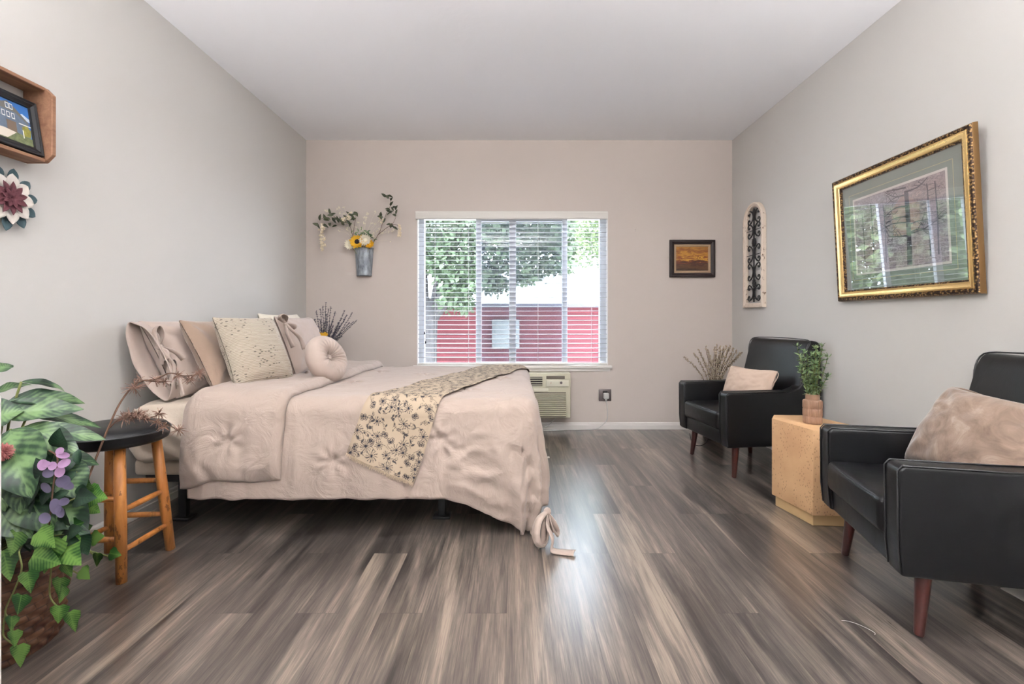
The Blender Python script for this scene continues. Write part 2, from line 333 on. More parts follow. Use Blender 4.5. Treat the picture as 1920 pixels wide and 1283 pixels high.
# ------------------------------------------------------------------ mesh builder
class MB:
    def __init__(s): s.v = []; s.f = []; s.mi = []; s.uv = {}; s.cur = 0
    def face(s, idx, uv=None):
        s.f.append(tuple(idx)); s.mi.append(s.cur)
        if uv: s.uv[len(s.f)-1] = uv
    def add(s, vs):
        b = len(s.v); s.v += [tuple(v) for v in vs]; return b
    def grid(s, fn, nu, nv, closeu=False, closev=False, uvs=None, flip=False):
        cu = nu if closeu else nu+1; cv = nv if closev else nv+1
        b = s.add([fn(i/nu, j/nv) for j in range(cv) for i in range(cu)])
        for j in range(nv):
            for i in range(nu):
                a = b+j*cu+i; c = b+j*cu+(i+1) % cu; d = b+((j+1) % cv)*cu+(i+1) % cu; e = b+((j+1) % cv)*cu+i
                q = (a, c, d, e); u = None
                if uvs: u = [uvs(i/nu, j/nv), uvs((i+1)/nu, j/nv), uvs((i+1)/nu, (j+1)/nv), uvs(i/nu, (j+1)/nv)]
                if flip: q = q[::-1]; u = u[::-1] if u else None
                s.face(q, u)
        return b
    def box(s, x0, x1, y0, y1, z0, z1):
        b = s.add([(x, y, z) for z in (z0, z1) for y in (y0, y1) for x in (x0, x1)])
        for q in ((0, 2, 3, 1), (4, 5, 7, 6), (0, 1, 5, 4), (2, 6, 7, 3), (0, 4, 6, 2), (1, 3, 7, 5)): s.face([b+i for i in q])
    def bm(s, bmh, mat=None):
        if mat is not None: bmh.transform(mat)
        bmh.verts.index_update(); b = s.add([v.co for v in bmh.verts])
        for f in bmh.faces: s.face([b+v.index for v in f.verts])
        bmh.free()
    def rbox(s, x0, x1, y0, y1, z0, z1, r=.01, seg=3, mat=None):
        h = bmesh.new(); bmesh.ops.create_cube(h, size=1)
        for v in h.verts: v.co = Vector(((x0+x1)/2+v.co.x*(x1-x0), (y0+y1)/2+v.co.y*(y1-y0), (z0+z1)/2+v.co.z*(z1-z0)))
        bmesh.ops.bevel(h, geom=h.edges[:], offset=r, segments=seg, affect='EDGES', profile=.5)
        s.bm(h, mat)
    def prism(s, poly, y0, y1, r=0, seg=3, axes=(0, 2, 1), minang=30):
        """poly of (a,b) extruded along third axis; axes=(ia,ib,ic)."""
        h = bmesh.new(); lo = []; hi = []
        for (a, b) in poly:
            p = [0, 0, 0]; p[axes[0]] = a; p[axes[1]] = b; p[axes[2]] = y0; lo.append(h.verts.new(p))
            p = list(p); p[axes[2]] = y1; hi.append(h.verts.new(p))
        n = len(poly); h.faces.new(lo); h.faces.new(hi[::-1])
        for i in range(n): h.faces.new((lo[(i+1) % n], lo[i], hi[i], hi[(i+1) % n]))
        bmesh.ops.recalc_face_normals(h, faces=h.faces[:])
        if r:
            es = [e for e in h.edges if len(e.link_faces) == 2 and e.calc_face_angle(0) > R_(minang)]
            bmesh.ops.bevel(h, geom=es, offset=r, segments=seg, affect='EDGES', profile=.5, clamp_overlap=True)
        s.bm(h)
    def tube(s, pts, r, n=8, cap=True):
        pts = [Vector(p) for p in pts]; k = len(pts)
        rs = r if isinstance(r, (list, tuple)) else [r]*k
        t0 = (pts[1]-pts[0]).normalized(); up = Vector((0, 0, 1)) if abs(t0.z) < .9 else Vector((1, 0, 0))
        a = t0.cross(up).normalized(); rings = []
        for i, p in enumerate(pts):
            t = (pts[min(i+1, k-1)]-pts[max(i-1, 0)])
            if t.length < 1e-9: t = t0
            t.normalize(); a = (a-t*a.dot(t))
            a = a.normalized() if a.length > 1e-6 else t.orthogonal().normalized()
            b = t.cross(a); rings.append(s.add([p+(a*math.cos(2*PI*j/n)+b*math.sin(2*PI*j/n))*rs[i] for j in range(n)]))
        for i in range(k-1):
            for j in range(n):
                s.face((rings[i]+j, rings[i]+(j+1) % n, rings[i+1]+(j+1) % n, rings[i+1]+j))
        if cap: s.face([rings[0]+j for j in range(n)][::-1]); s.face([rings[-1]+j for j in range(n)])
    def lathe(s, prof, c=(0, 0, 0), n=32, cap=True, rf=None):
        b = []
        for (r, z) in prof:
            b.append(s.add([(c[0]+(r*(rf(2*PI*j/n, z) if rf else 1))*math.cos(2*PI*j/n), c[1]+(r*(rf(2*PI*j/n, z) if rf else 1))*math.sin(2*PI*j/n), c[2]+z) for j in range(n)]))
        for i in range(len(prof)-1):
            for j in range(n): s.face((b[i]+j, b[i]+(j+1) % n, b[i+1]+(j+1) % n, b[i+1]+j))
        if cap: s.face([b[0]+j for j in range(n)][::-1]); s.face([b[-1]+j for j in range(n)])
    def ico(s, c, r, sub=1, sc=(1, 1, 1)):
        h = bmesh.new(); bmesh.ops.create_icosphere(h, subdivisions=sub, radius=1)
        for v in h.verts: v.co = Vector(c)+Vector((v.co.x*sc[0], v.co.y*sc[1], v.co.z*sc[2]))*r
        s.bm(h)
    def leaf(s, base, tip, width, sag=.1, face=(0, 0, 1), nu=4, nv=8, fold=.25, wave=0, shape=.8, seed=0, thick=0):
        base, tip = Vector(base), Vector(tip); L = (tip-base).length; d = (tip-base).normalized()
        fc = Vector(face); side = d.cross(fc)
        side = side.normalized() if side.length > 1e-5 else d.orthogonal().normalized()
        nrm = side.cross(d).normalized()
        def fn(u, v):
            w = (math.sin(PI*min(1, v**shape)))**.85*width/2 if 0 < v < 1 else 0
            x = (u-.5)*2; c = base.lerp(tip, v)+nrm*(sag*L*4*v*(1-v))
            k = wave*math.sin(v*14+seed+(1.5 if x > 0 else 0))*w*abs(x)
            return c+side*(x*w)+nrm*(abs(x)*w*fold+k)
        s.grid(fn, nu, nv, uvs=lambda u, v: (u, v))
    def build(s, name, mat, parent=None, smooth=True, local=False, solid=0, auto=None, sub=0):
        me = bpy.data.meshes.new(name); me.from_pydata(s.v, [], s.f)
        mats = mat if isinstance(mat, (list, tuple)) else [mat]
        for m_ in mats: me.materials.append(m_)
        me.polygons.foreach_set('material_index', s.mi)
        if s.uv:
            ul = me.uv_layers.new(name='UVMap')
            for fi, uv in s.uv.items():
                p = me.polygons[fi]
                for k, li in enumerate(p.loop_indices): ul.data[li].uv = uv[k]
        me.polygons.foreach_set('use_smooth', [smooth]*len(s.f)); me.update()
        if auto is not None:
            h = bmesh.new(); h.from_mesh(me)
            for e in h.edges:
                if len(e.link_faces) == 2 and e.calc_face_angle(0) > R_(auto): e.smooth = False
            h.to_mesh(me); h.free()
        o = bpy.data.objects.new(name, me); COL.objects.link(o)
        if parent is not None:
            o.parent = parent
            if not local: o.matrix_parent_inverse = parent.matrix_basis.inverted()
        if sub: md = o.modifiers.new('sub', 'SUBSURF'); md.levels = sub; md.render_levels = sub
        if solid: md = o.modifiers.new('solid', 'SOLIDIFY'); md.thickness = abs(solid); md.offset = -1 if solid < 0 else 0
        return o
def tag(o, label=None, cat=None, group=None, kind=None):
    if label: o['label'] = label
    if cat: o['category'] = cat
    if group: o['group'] = group
    if kind: o['kind'] = kind
    return o
def empty(name, loc=(0, 0, 0), rz=0, mat=None):
    o = bpy.data.objects.new(name, None); COL.objects.link(o)
    if mat is not None: o.matrix_basis = mat
    else: o.location = loc; o.rotation_euler = (0, 0, rz)
    o.empty_display_size = .05
    if mat is None: o.matrix_basis = Matrix.Translation(loc) @ Matrix.Rotation(rz, 4, 'Z')
    return o
def frame_mat(org, xd, up):
    x = Vector(xd).normalized(); z = Vector(up).normalized(); z = (z-x*z.dot(x)).normalized(); y = z.cross(x)
    m = Matrix((x, y, z)).transposed().to_4x4(); m.translation = Vector(org); return m
def copy_tree(o, parent=None):
    c = o.copy(); COL.objects.link(c)
    if parent is not None: c.parent = parent; c.matrix_parent_inverse = o.matrix_parent_inverse.copy()
    for ch in list(o.children): copy_tree(ch, c)
    return c
def mb(): return MB()
def st(name, b, m, parent=None, **k):
    k.setdefault('smooth', False)
    o = b.build(name, m, parent, **k)
    if parent is None: o['kind'] = 'structure'
    return o

# ------------------------------------------------------------------ room shell
T = .12
b = mb(); b.box(XL-T, XR+T, YR-T, YB+T, -.1, 0); st('floor', b, M['floor'])
b = mb(); b.box(XL-T, XR+T, YR-T, YB+.16, H, H+.12); st('ceiling', b, M['ceil'])
b = mb(); b.box(XL-T, XL, YR, YB+.16, 0, H); st('wall_left', b, M['wall_side'])
b = mb(); b.box(XR, XR+T, YR, YB+.16, 0, H); st('wall_right', b, M['wall_side'])
WX0, WX1, WZ0, WZ1 = -.924, .884, .605, 2.055; WD = .16
b = mb()
b.box(XL, WX0, YB, YB+WD, 0, H); b.box(WX1, XR, YB, YB+WD, 0, H); b.box(WX0, WX1, YB, YB+WD, 0, WZ0-.02); b.box(WX0, WX1, YB, YB+WD, WZ1, H)
st('wall_back', b, M['wall'])
b = mb(); b.box(XL, XR, YR-.12, YR, 0, H); st('wall_rear', b, M['wall_side'])

def baseboard(name, p0, p1, inward):
    p0, p1, n = Vector(p0), Vector(p1), Vector(inward)
    prof = [(0, 0), (.014, 0), (.014, .040), (.010, .044), (.010, .058), (.006, .064), (0, .066)]
    b = mb(); i0 = b.add([p0+n*d+Vector((0, 0, z)) for d, z in prof]); i1 = b.add([p1+n*d+Vector((0, 0, z)) for d, z in prof]); k = len(prof)
    for i in range(k): b.face((i0+i, i0+(i+1) % k, i1+(i+1) % k, i1+i))
    b.face([i0+i for i in range(k)]); b.face([i1+i for i in range(k)][::-1])
    st(name, b, M['trim'])
baseboard('baseboard_back', (XL+.014, YB, 0), (XR-.014, YB, 0), (0, -1, 0))
baseboard('baseboard_left', (XL, YR, 0), (XL, YB, 0), (1, 0, 0))
baseboard('baseboard_right', (XR, YB, 0), (XR, YR, 0), (-1, 0, 0))
# low partition whose end shows at the left border
b = mb(); b.rbox(-1.70, -1.0673, .92, 1.0, 0, .875, .004, 2); st('wall_partition', b, M['trim'])

# ------------------------------------------------------------------ window
win = empty('window_1', (0, YB, WZ0)); tag(win, kind='structure')
fy0, fy1 = YB+.07, YB+.13
def pxX(px, Y): return (px-VX)*Y/F
def pzZ(py, Y): return EYE-(py-VY)*Y/F
YW = YB+.09
b = mb(); b.rbox(WX0-.035, WX1+.035, YB-.028, YB+.07, WZ0-.03, WZ0, .004, 2); b.build('window_sill', M['trim'], win)
b = mb(); b.box(WX0-.018, WX1+.018, YB-.012, YB, WZ0-.055, WZ0-.03); b.build('sill_apron', M['trim'], win, smooth=False)
b = mb()
b.box(WX0, WX0+.006, YB-.004, fy0, WZ0, WZ1); b.box(WX1-.006, WX1, YB-.004, fy0, WZ0, WZ1); b.box(WX0, WX1, YB-.004, fy0, WZ1-.006, WZ1)
b.build('window_reveal', M['trim'], win, smooth=False)
b = mb()
b.box(WX0+.006, pxX(796, YW), fy0, fy1, WZ0, WZ1-.006); b.box(pxX(1124, YW), WX1-.006, fy0, fy1, WZ0, WZ1-.006)
b.box(WX0+.006, WX1-.006, fy0+.001, fy1, WZ0, pzZ(683, YW)); b.box(WX0+.006, WX1-.006, fy0+.001, fy1, pzZ(412, YW), WZ1-.006)
b.build('window_frame', M['vinyl'], win, smooth=False)
def sash(x0, x1, y0, y1, wl, wr, z0, z1, wb=.03):
    b = mb(); b.rbox(x0, x0+wl, y0, y1, z0, z1, .003, 1); b.rbox(x1-wr, x1, y0, y1, z0, z1, .003, 1)
    b.box(x0+wl, x1-wr, y0+.002, y1, z0, z0+wb); b.box(x0+wl, x1-wr, y0+.002, y1, z1-wb, z1)
    o = b.build('sash', M['vinyl'], win, smooth=False)
    g = mb(); g.box(x0+wl, x1-wr, (y0+y1)/2, (y0+y1)/2+.004, z0+wb, z1-wb); g.build('window_pane', M['glass'], o, smooth=False)
zb, zt = pzZ(683, YW), pzZ(412, YW)
sash(pxX(893, YW), pxX(967.5, YW), YB+.05, YB+.09, .052, .066, zb-.005, zt+.005)
sash(pxX(955, YW), pxX(1063, YW), YB+.052, YB+.088, .062, .050, zb-.005, zt+.005)
for x0, x1 in ((796, 894), (1062, 1124)):
    g = mb(); g.box(pxX(x0, YW), pxX(x1, YW), YB+.105, YB+.109, zb, zt); g.build('window_pane', M['glass'], win, smooth=False)
g = mb(); g.box(pxX(903, YW), pxX(1056, YW), YB+.118, YB+.119, zb, zt); g.build('window_screen', M['screen'], win, smooth=False)

# blind
bl = empty('window_blind', (0, YB+.01, WZ1)); tag(bl, 'white horizontal slat blind lowered and opened across the window', 'blind')
b = mb(); vz0 = pzZ(412, YB); vz1 = pzZ(397, YB)
b.rbox(pxX(780, YB), pxX(1138.5, YB), YB-.030, YB-.004, vz0, vz1, .004, 2)
b.box(pxX(780, YB)+.002, pxX(1138.5, YB)-.002, YB-.034, YB-.028, vz1-.018, vz1-.006); b.box(pxX(780, YB)+.002, pxX(1138.5, YB)-.002, YB-.033, YB-.028, vz0+.010, vz0+.022)
b.build('valance', M['valance'], bl, auto=30)
sx0, sx1 = WX0+.010, WX1-.010
b = mb(); zz = vz0-.030; zbot = pzZ(680, YB)-.0; k = 0; pitch = .0434; n_sl = int((zz-(WZ0+.02))/pitch)
pitch = (zz-(WZ0+.030))/n_sl
for i in range(n_sl):
    z = zz-i*pitch; rx = R_(5+.8*math.sin(i*1.7))
    def fn(u, v, z=z, rx=rx):
        y = (v-.5)*.048; c = .0022*(1-(2*v-1)**2)
        return (sx0+(sx1-sx0)*u, YB+.022+y*math.cos(rx), z+c+y*math.sin(rx)-.0015*math.sin(PI*u))
    b.grid(fn, 8, 4)
b.build('slats', M['blind'], bl, solid=.0022)
b = mb(); b.rbox(sx0, sx1, YB+.0, YB+.046, WZ0+.004, WZ0+.020, .004, 2); b.build('bottom_rail', M['valance'], bl)
for px in (815, 878, 1009, 1110):
    b = mb(); x = pxX(px, YB); b.tube([(x, YB-.004, vz0+.005), (x, YB-.004, WZ0+.02)], .0012, 5); b.tube([(x, YB+.048, vz0+.005), (x, YB+.048, WZ0+.02)], .0012, 5)
    b.build('ladder_cord', M['cord'], bl)
for px, py in ((796, 624), (798, 641)):
    x = pxX(px, YB-.008); z = pzZ(py, YB-.008); b = mb(); b.tube([(x, YB-.008, vz0+.005), (x, YB-.008, z)], .0012, 5)
    o = b.build('pull_cord', M['cord'], bl); b = mb(); b.tube([(x, YB-.008, z+.012), (x, YB-.008, z), (x, YB-.008, z-.018)], [.003, .006, .007], 8); b.build('tassel', M['black'], o)

# ------------------------------------------------------------------ outdoors
GZ = -1.3
b = mb(); b.box(-30, 30, YB+.4, 60, GZ-.1, GZ); st('ground', b, M['ground'])
rb = empty('red_building', (0, 12.3, GZ)); tag(rb, 'low red sided building across the yard seen through the blind', 'building')
b = mb(); rz = pzZ(577, 12); b.box(-3.2, 10, 12, 15, GZ, rz); b.build('wall', M['redwall'], rb, smooth=False)
b = mb(); b.box(-3.3, 10.1, 11.62, 15.1, rz, rz+.09); b.build('roof', M['roofgrey'], rb, smooth=False)
eb = empty('utility_box', (pxX(945, 12), 11.9, pzZ(655, 12))); tag(eb, 'pale grey utility box fixed to the red building wall', 'utility box')
b = mb(); b.rbox(pxX(922, 11.85), pxX(974, 11.85), 11.85, 12.0, pzZ(655, 11.85), pzZ(599, 11.85), .02, 2); b.build('housing', M['boxgrey'], eb)
b = mb(); b.rbox(pxX(928, 11.84), pxX(968, 11.84), 11.835, 11.85, pzZ(650, 11.84), pzZ(604, 11.84), .006, 2); b.build('door', M['boxgrey'], eb)
ph = empty('pale_house', (2, 26, GZ)); tag(ph, 'pale white house with vertical siding behind the red building', 'house')
b = mb(); px0, px1 = pxX(862, 24), pxX(1200, 24); zt2 = pzZ(520, 24)
b.box(px0, px1, 24, 30, GZ, zt2)
for i in range(60):
    x = px0+(px1-px0)*i/60; b.box(x, x+.045, 23.96, 24, GZ, zt2)
b.build('wall', M['palehouse'], ph, smooth=False)
b = mb(); b.prism([(px0-.3, zt2), (px1+.3, zt2), (px1-1, zt2+.7), (px0+1.2, zt2+.7)], 23.7, 30.3); b.build('roof', M['palehouse'], ph, smooth=False)

def tree(name, label, tp, Y, foliage_fn, nleaf, mat, trunk, seed, lw=.07):
    rnd = random.Random(seed); r = empty(name, (tp, Y, GZ)); tag(r, label, 'tree', None)
    b = mb()
    for pts, rs in trunk: b.tube(pts, rs, 10)
    b.build('trunk', M['bark'], r)
    b = mb()
    for i in range(nleaf):
        c = foliage_fn(rnd)
        if c is None: continue
        d = Vector((rnd.gauss(0, 1), rnd.gauss(0, 1), rnd.gauss(-.5, .7))).normalized()
        sd = d.cross(Vector((rnd.gauss(0, 1), rnd.gauss(0, 1), rnd.gauss(0, 1)))).normalized(); l = lw*rnd.uniform(.7, 1.3)
        q = b.add([c, c+d*l*.5+sd*l*.3, c+d*l, c+d*l*.5-sd*l*.3]); b.face((q, q+1, q+2, q+3))
    b.build('foliage', mat, r, smooth=False); return r
TY = 10.3; TS = 1.3
def limb(pts, rs): return ([W(px, py, Y) for px, py, Y in pts], [r*TS for r in rs])
tr = [([Vector((W(806, 600, TY).x, TY, GZ)), W(804, 690, TY), W(806, 630, TY), W(808, 590, TY), W(812, 560, TY)], [.20, .17, .155, .15, .10]),
      limb([(808, 600, TY), (798, 555, TY), (796, 500, TY), (800, 420, TY)], [.08, .05, .045, .035]),
      limb([(812, 590, TY), (818, 540, 10.4), (826, 480, 10.5), (824, 400, 10.5)], [.08, .06, .05, .04]),
      limb([(814, 585, TY), (836, 530, 10.2), (848, 480, 10.1), (850, 400, 10.1)], [.07, .05, .045, .04]),
      limb([(816, 595, TY), (852, 548, 10.1), (874, 505, 9.9), (905, 460, 9.7), (960, 430, 9.7)], [.07, .055, .05, .04, .03])]
def fol1(rnd):
    if rnd.random() < .80:
        px = rnd.uniform(740, 1075); py = rnd.uniform(402, 512)
        if py > 470 and px > 900 and rnd.random() < .45: return None
        if rnd.random() < .12+.2*max(0, nz(px*.03, py*.03)): return None
    else:
        cx, cy, sx_, sy_ = rnd.choice([(860, 545, 24, 9), (840, 560, 16, 8), (900, 520, 30, 9), (930, 530, 20, 8), (985, 517, 26, 6), (870, 570, 14, 6), (850, 520, 25, 8)])
        px = rnd.gauss(cx, sx_*.6); py = rnd.gauss(cy, sy_)
    return W(px, py, TY+rnd.uniform(-1.2, 1.3))
tree('leafy_tree', 'grey barked tree with dense green leaves at the left outside the window', W(806, 600, TY).x, TY, fol1, 17000, M['treeleaf'], tr, 3, .125)
def fol2(rnd):
    px = rnd.gauss(1120, 45); py = rnd.gauss(420, 42)
    if py > 500: return None
    return W(px, py, 14+rnd.uniform(-1.5, 1.5))
tree('pale_tree', 'pale sunlit tree rising at the right outside the window', W(1130, 600, 14).x, 14, fol2, 5000, M['paleleaf'],
     [([Vector((W(1150, 600, 15.4).x, 15.4, GZ)), W(1150, 520, 15.4), W(1130, 450, 14.6), W(1120, 400, 14)], [.16, .14, .1, .06])], 4, .14)

def fol3(cx, cy, rx, rz_, zc):
    def f(rnd):
        d = Vector((rnd.gauss(0, 1), rnd.gauss(0, 1), rnd.gauss(0, 1))).normalized()*rnd.uniform(.55, 1)
        return Vector((cx+d.x*rx, cy+d.y*rx, zc+d.z*rz_))
    return f
for k, (cx, cy, rx, rz_, zc, lb) in enumerate(((-4.3, 10.6, 1.75, 2.5, 1.5, 'rounded yellow green tree mirrored in the big picture glass, nearer one'), (-7.0, 11.6, 2.1, 3.0, 1.6, 'wide yellow green tree further left across the yard, taller one'))):
    tree('yard_tree', lb, cx, cy, fol3(cx, cy, rx, rz_, zc), 7500, M['paleleaf'], [([Vector((cx, cy, GZ)), Vector((cx+.05, cy, zc-rz_*.5)), Vector((cx, cy, zc+rz_*.3))], [.18, .14, .08])], 11+k, .20)
# ------------------------------------------------------------------ air conditioner, outlet, cord
AY = 4.40; ax0, ax1 = -.15, pxX(1070, AY); az0, az1 = pzZ(784, AY), pzZ(700, AY)
ac = empty('air_conditioner', ((ax0+ax1)/2, YB, az0)); tag(ac, 'beige through-wall air conditioner below the window beyond the bed', 'air conditioner')
b = mb(); b.rbox(ax0, ax1, AY, YB, az0, az1, .008, 3); b.build('casing', M['acplast'], ac, auto=40)
gx0, gx1 = ax0+.03, pxX(1061, AY); gz0, gz1 = pzZ(782, AY), pzZ(736, AY)
b = mb(); b.box(gx0, gx1, AY-.004, AY-.0005, gz0, gz1); b.build('grille_back', M['acslot'], ac, smooth=False)
b = mb()
for i in range(12):
    z = gz0+.006+i*(gz1-gz0-.01)/12
    b.prism([(AY-.001, z), (AY-.018, z+.004), (AY-.018, z+.009), (AY-.001, z+.0135)], gx0, gx1, axes=(1, 2, 0))
b.build('louvers', M['acplast'], ac, smooth=False)
vx0, vx1, vz0_, vz1_ = ax0+.03, pxX(1017, AY), pzZ(724, AY), pzZ(707, AY)
b = mb(); b.box(vx0, vx1, AY-.003, AY-.0005, vz0_, vz1_); o = b.build('air_outlet', M['acdark'], ac, smooth=False)
b = mb()
for i in range(4): z = vz0_+(i+.5)*(vz1_-vz0_)/4; b.box(vx0, vx1, AY-.009, AY-.001, z-.0035, z+.0035)
b.box(vx1, vx1+.008, AY-.01, AY, vz0_-.004, vz1_+.004)
b.build('outlet_slats', M['acplast'], o, smooth=False)
cx0, cx1 = pxX(1024, AY), pxX(1066, AY)
b = mb(); b.rbox(cx0, cx1, AY-.012, AY, pzZ(725, AY), pzZ(712, AY), .004, 2); o = b.build('control_panel', M['acwhite'], ac, auto=30)
for px, m_ in ((1034, 'acwhite'), (1052, 'acwhite')):
    x = pxX(px, AY); z = pzZ(717.5, AY); b = mb(); b.tube([(x, AY-.012, z), (x, AY-.024, z)], [.012, .011], 16); b.cur = 1; b.box(x-.010, x-.004, AY-.0255, AY-.024, z-.004, z+.001)
    b.build('knob', [M['plate'] if px == 1052 else M['acwhite'], M['red'] if px == 1034 else M['acdark']], o, auto=30)
b = mb(); b.rbox(cx0+.002, pxX(1059, AY), AY-.005, AY, pzZ(711, AY), pzZ(705, AY), .002, 2); b.build('control_door', M['acslot'], ac)
b = mb(); b.rbox(ax0+.02, pxX(1028, AY), AY-.010, AY, pzZ(735, AY), pzZ(728, AY), .003, 2); b.build('front_band', M['acwhite'], ac)

ot = empty('wall_outlet', (pxX(1134, YB), YB, pzZ(741, YB))); tag(ot, 'pewter two gang outlet plate on the back wall', 'outlet')
ox0, ox1, oz0, oz1 = pxX(1122.5, YB), pxX(1146, YB), pzZ(752, YB), pzZ(730, YB)
b = mb(); b.rbox(ox0, ox1, YB-.007, YB, oz0, oz1, .003, 2); b.build('plate', M['plate'], ot)
b = mb(); b.rbox((ox0+ox1)/2-.022, (ox0+ox1)/2+.022, YB-.010, YB-.006, oz0+.02, oz1-.014, .003, 2); b.build('receptacle', M['acdark'], ot)
pcx = pxX(1136.5, YB-.03); pcz = pzZ(742, YB-.03)
pc = empty('power_cord', (pcx, YB-.02, 0)); tag(pc, 'white power cord trailing from the wall outlet along the floor', 'cord')
b = mb(); b.rbox(pcx-.026, pcx+.026, YB-.045, YB-.0105, pcz-.03, pcz+.024, .008, 3); b.tube([(pcx, YB-.03, pcz-.028), (pcx, YB-.03, pcz-.055)], [.012, .006], 10); b.build('plug', M['cord'], pc)
pts = [(pcx, YB-.03, pcz-.05), (pcx+.008, YB-.035, .23), (pcx+.012, YB-.035, .15), (pcx+.004, YB-.032, .09), (pcx-.05, YB-.035, .035), (pcx-.12, YB-.04, .008), (pcx-.35, YB-.05, .006), (.45, YB-.06, .006), (.22, YB-.10, .006), (.02, YB-.16, .006), (.10, YB-.11, .01), (.28, YB-.06, .03), (.36, YB-.05, .09), (.40, YB-.05, .135)]
def smooth_pts(pts, n=6):
    P = [Vector(p) for p in pts]; out = []
    for i in range(len(P)-1):
        p0 = P[max(i-1, 0)]; p1 = P[i]; p2 = P[i+1]; p3 = P[min(i+2, len(P)-1)]
        for j in range(n):
            t = j/n; out.append(.5*((2*p1)+(p2-p0)*t+(2*p0-5*p1+4*p2-p3)*t*t+(3*p1-p0-3*p2+p3)*t**3))
    out.append(P[-1]); return out
b = mb(); b.tube(smooth_pts(pts), .0042, 8); b.build('cable', M['cord'], pc)

# ------------------------------------------------------------------ bed
SF, YN, YF, Z0, RR = .03, 2.38, 3.92, .655, .09
def drape(s, t, off=0., near_extra=True):
    a = max(0., s-SF)
    if t < YN: bb, sg = YN-t, -1
    elif t > YF: bb, sg = t-YF, 1
    else: bb, sg = 0., 0
    if sg == -1 and near_extra: bb *= 1+.34*sm((s-(SF-.42))/.55)
    p = 4.
    dd = (a**p+bb**p)**(1/p) if (a > 0 and bb > 0) else a+bb
    base = Vector((min(s, SF), min(max(t, YN), YF), 0))
    hv = Vector((a, sg*bb, 0)); hv = hv.normalized() if hv.length > 0 else Vector((0, 0, 0))
    arc = RR*PI/2
    if dd < arc: th = dd/RR; h = RR*math.sin(th); v = RR*(1-math.cos(th))
    else: th = PI/2; q = dd-arc; h = RR+.035*math.sin(PI*min(1, q/.62)); v = RR+q*.995
    nrm = hv*math.sin(th)+Vector((0, 0, math.cos(th)))
    P = base+hv*h+Vector((0, 0, Z0-v))
    # side folds and top puffiness
    wv = min(1, max(0, (dd-.10)/.35))
    f = wv*(.010*math.sin(s*17+2*nz(s*3, t*2))+.012*nz(s*5, t*5, 3)+.006*math.sin(s*41+nz(s*7)*4)) if a == 0 else wv*(.011*math.sin(t*21+a*3+2*nz(t*4))+.008*nz(t*9, a*6, 5)+.006*math.sin(t*47))
    if a > 0 and bb > 0: f = wv*(.016*math.sin(math.atan2(bb, a)*9)+.008*nz(a*14, bb*14))
    f += (.010*nz(s*3.2, t*3.2, 7)+.006*nz(s*8, t*8, 2)) * (1-.4*wv)
    q = P+nrm*(f+off)
    if q.z < .018: q.z = .018+.002*nz(s*20, t*20)
    return q, nrm
tufts = [(-1.33, YN-.30), (-.86, YN-.34), (-.35, YN-.24), (-1.0, 2.95), (-.55, 2.75), (-.62, 3.35), (-1.0, 3.55), (-.1, 3.1), (-.25, 2.6)]
# frame
bf = empty('metal_bedstead', (-.9, 3.15, 0)); tag(bf, 'black metal bedstead with plate feet under the box spring', 'bedstead')
b = mb()
for y in (2.44, 3.86): b.box(-1.86, -.02, y-.016, y+.016, .215, .255)
for x in (-1.86, -.94, -.02): b.box(x-.016, x+.016, 2.44, 3.86, .216, .250)
b.build('rails', M['black'], bf, smooth=False)
for x, y in ((-1.72, 2.50), (-.38, 2.52), (-1.72, 3.80), (-.38, 3.80), (-1.05, 3.15)):
    b = mb(); b.rbox(x-.02, x+.02, y-.02, y+.02, .012, .22, .004, 2); b.rbox(x-.045, x+.045, y-.04, y+.04, 0, .014, .004, 2)
    b.build('leg', M['black'], bf)
b = mb(); b.rbox(-1.90, .04, 2.39, 3.91, .255, .335, .02, 3); o = b.build('box_spring', M['sheet']); tag(o, 'thin cream fabric foundation between the bed frame and the mattress', 'box spring')
# mattress + fitted sheet
mt = empty('mattress', (-.92, 3.15, .335)); tag(mt, 'queen mattress in a cream fitted sheet under the comforter', 'mattress')
b = mb()
b.rbox(-1.89, .03, 2.375, 3.925, .337, .60, .06, 5); b.build('mattress_core', M['ivory'], mt)
def sheetfn(u, v):
    # wraps the head portion: u along X, v around the near side over the top
    x = -1.905+u*.62; 
    L = .36; tt = v*(L+1.6)
    if tt < L: y = 2.362; z = .33+tt*.72; bulge = .030*math.sin(PI*tt/L)
    else: y = 2.362+(tt-L)*.93; z = .60; bulge = 0
    k = sm((tt-L+.10)/.16)
    if tt >= L-.10 and tt < L+.06: pass
    z2 = min(z, .60)+.018*k+.012*nz(x*7, y*7); y2 = y-bulge*1.2-.010*nz(x*9, z*9, 4)
    # diagonal tuck folds near the head corner
    y2 -= .010*math.sin((x*1.2+z*1.6)*30)*(1-sm((tt-.2)/.15))
    if tt < .03: y2 += .02
    c = sm((x+1.905)/.07); y2 += (1-c)*.045; z2 -= (1-c)*(.03 if tt > L else 0)
    return (x-(0 if c > .5 else 0), y2, z2)
b = mb(); b.grid(sheetfn, 60, 130); b.build('fitted_sheet', M['sheet'], mt, solid=.003)

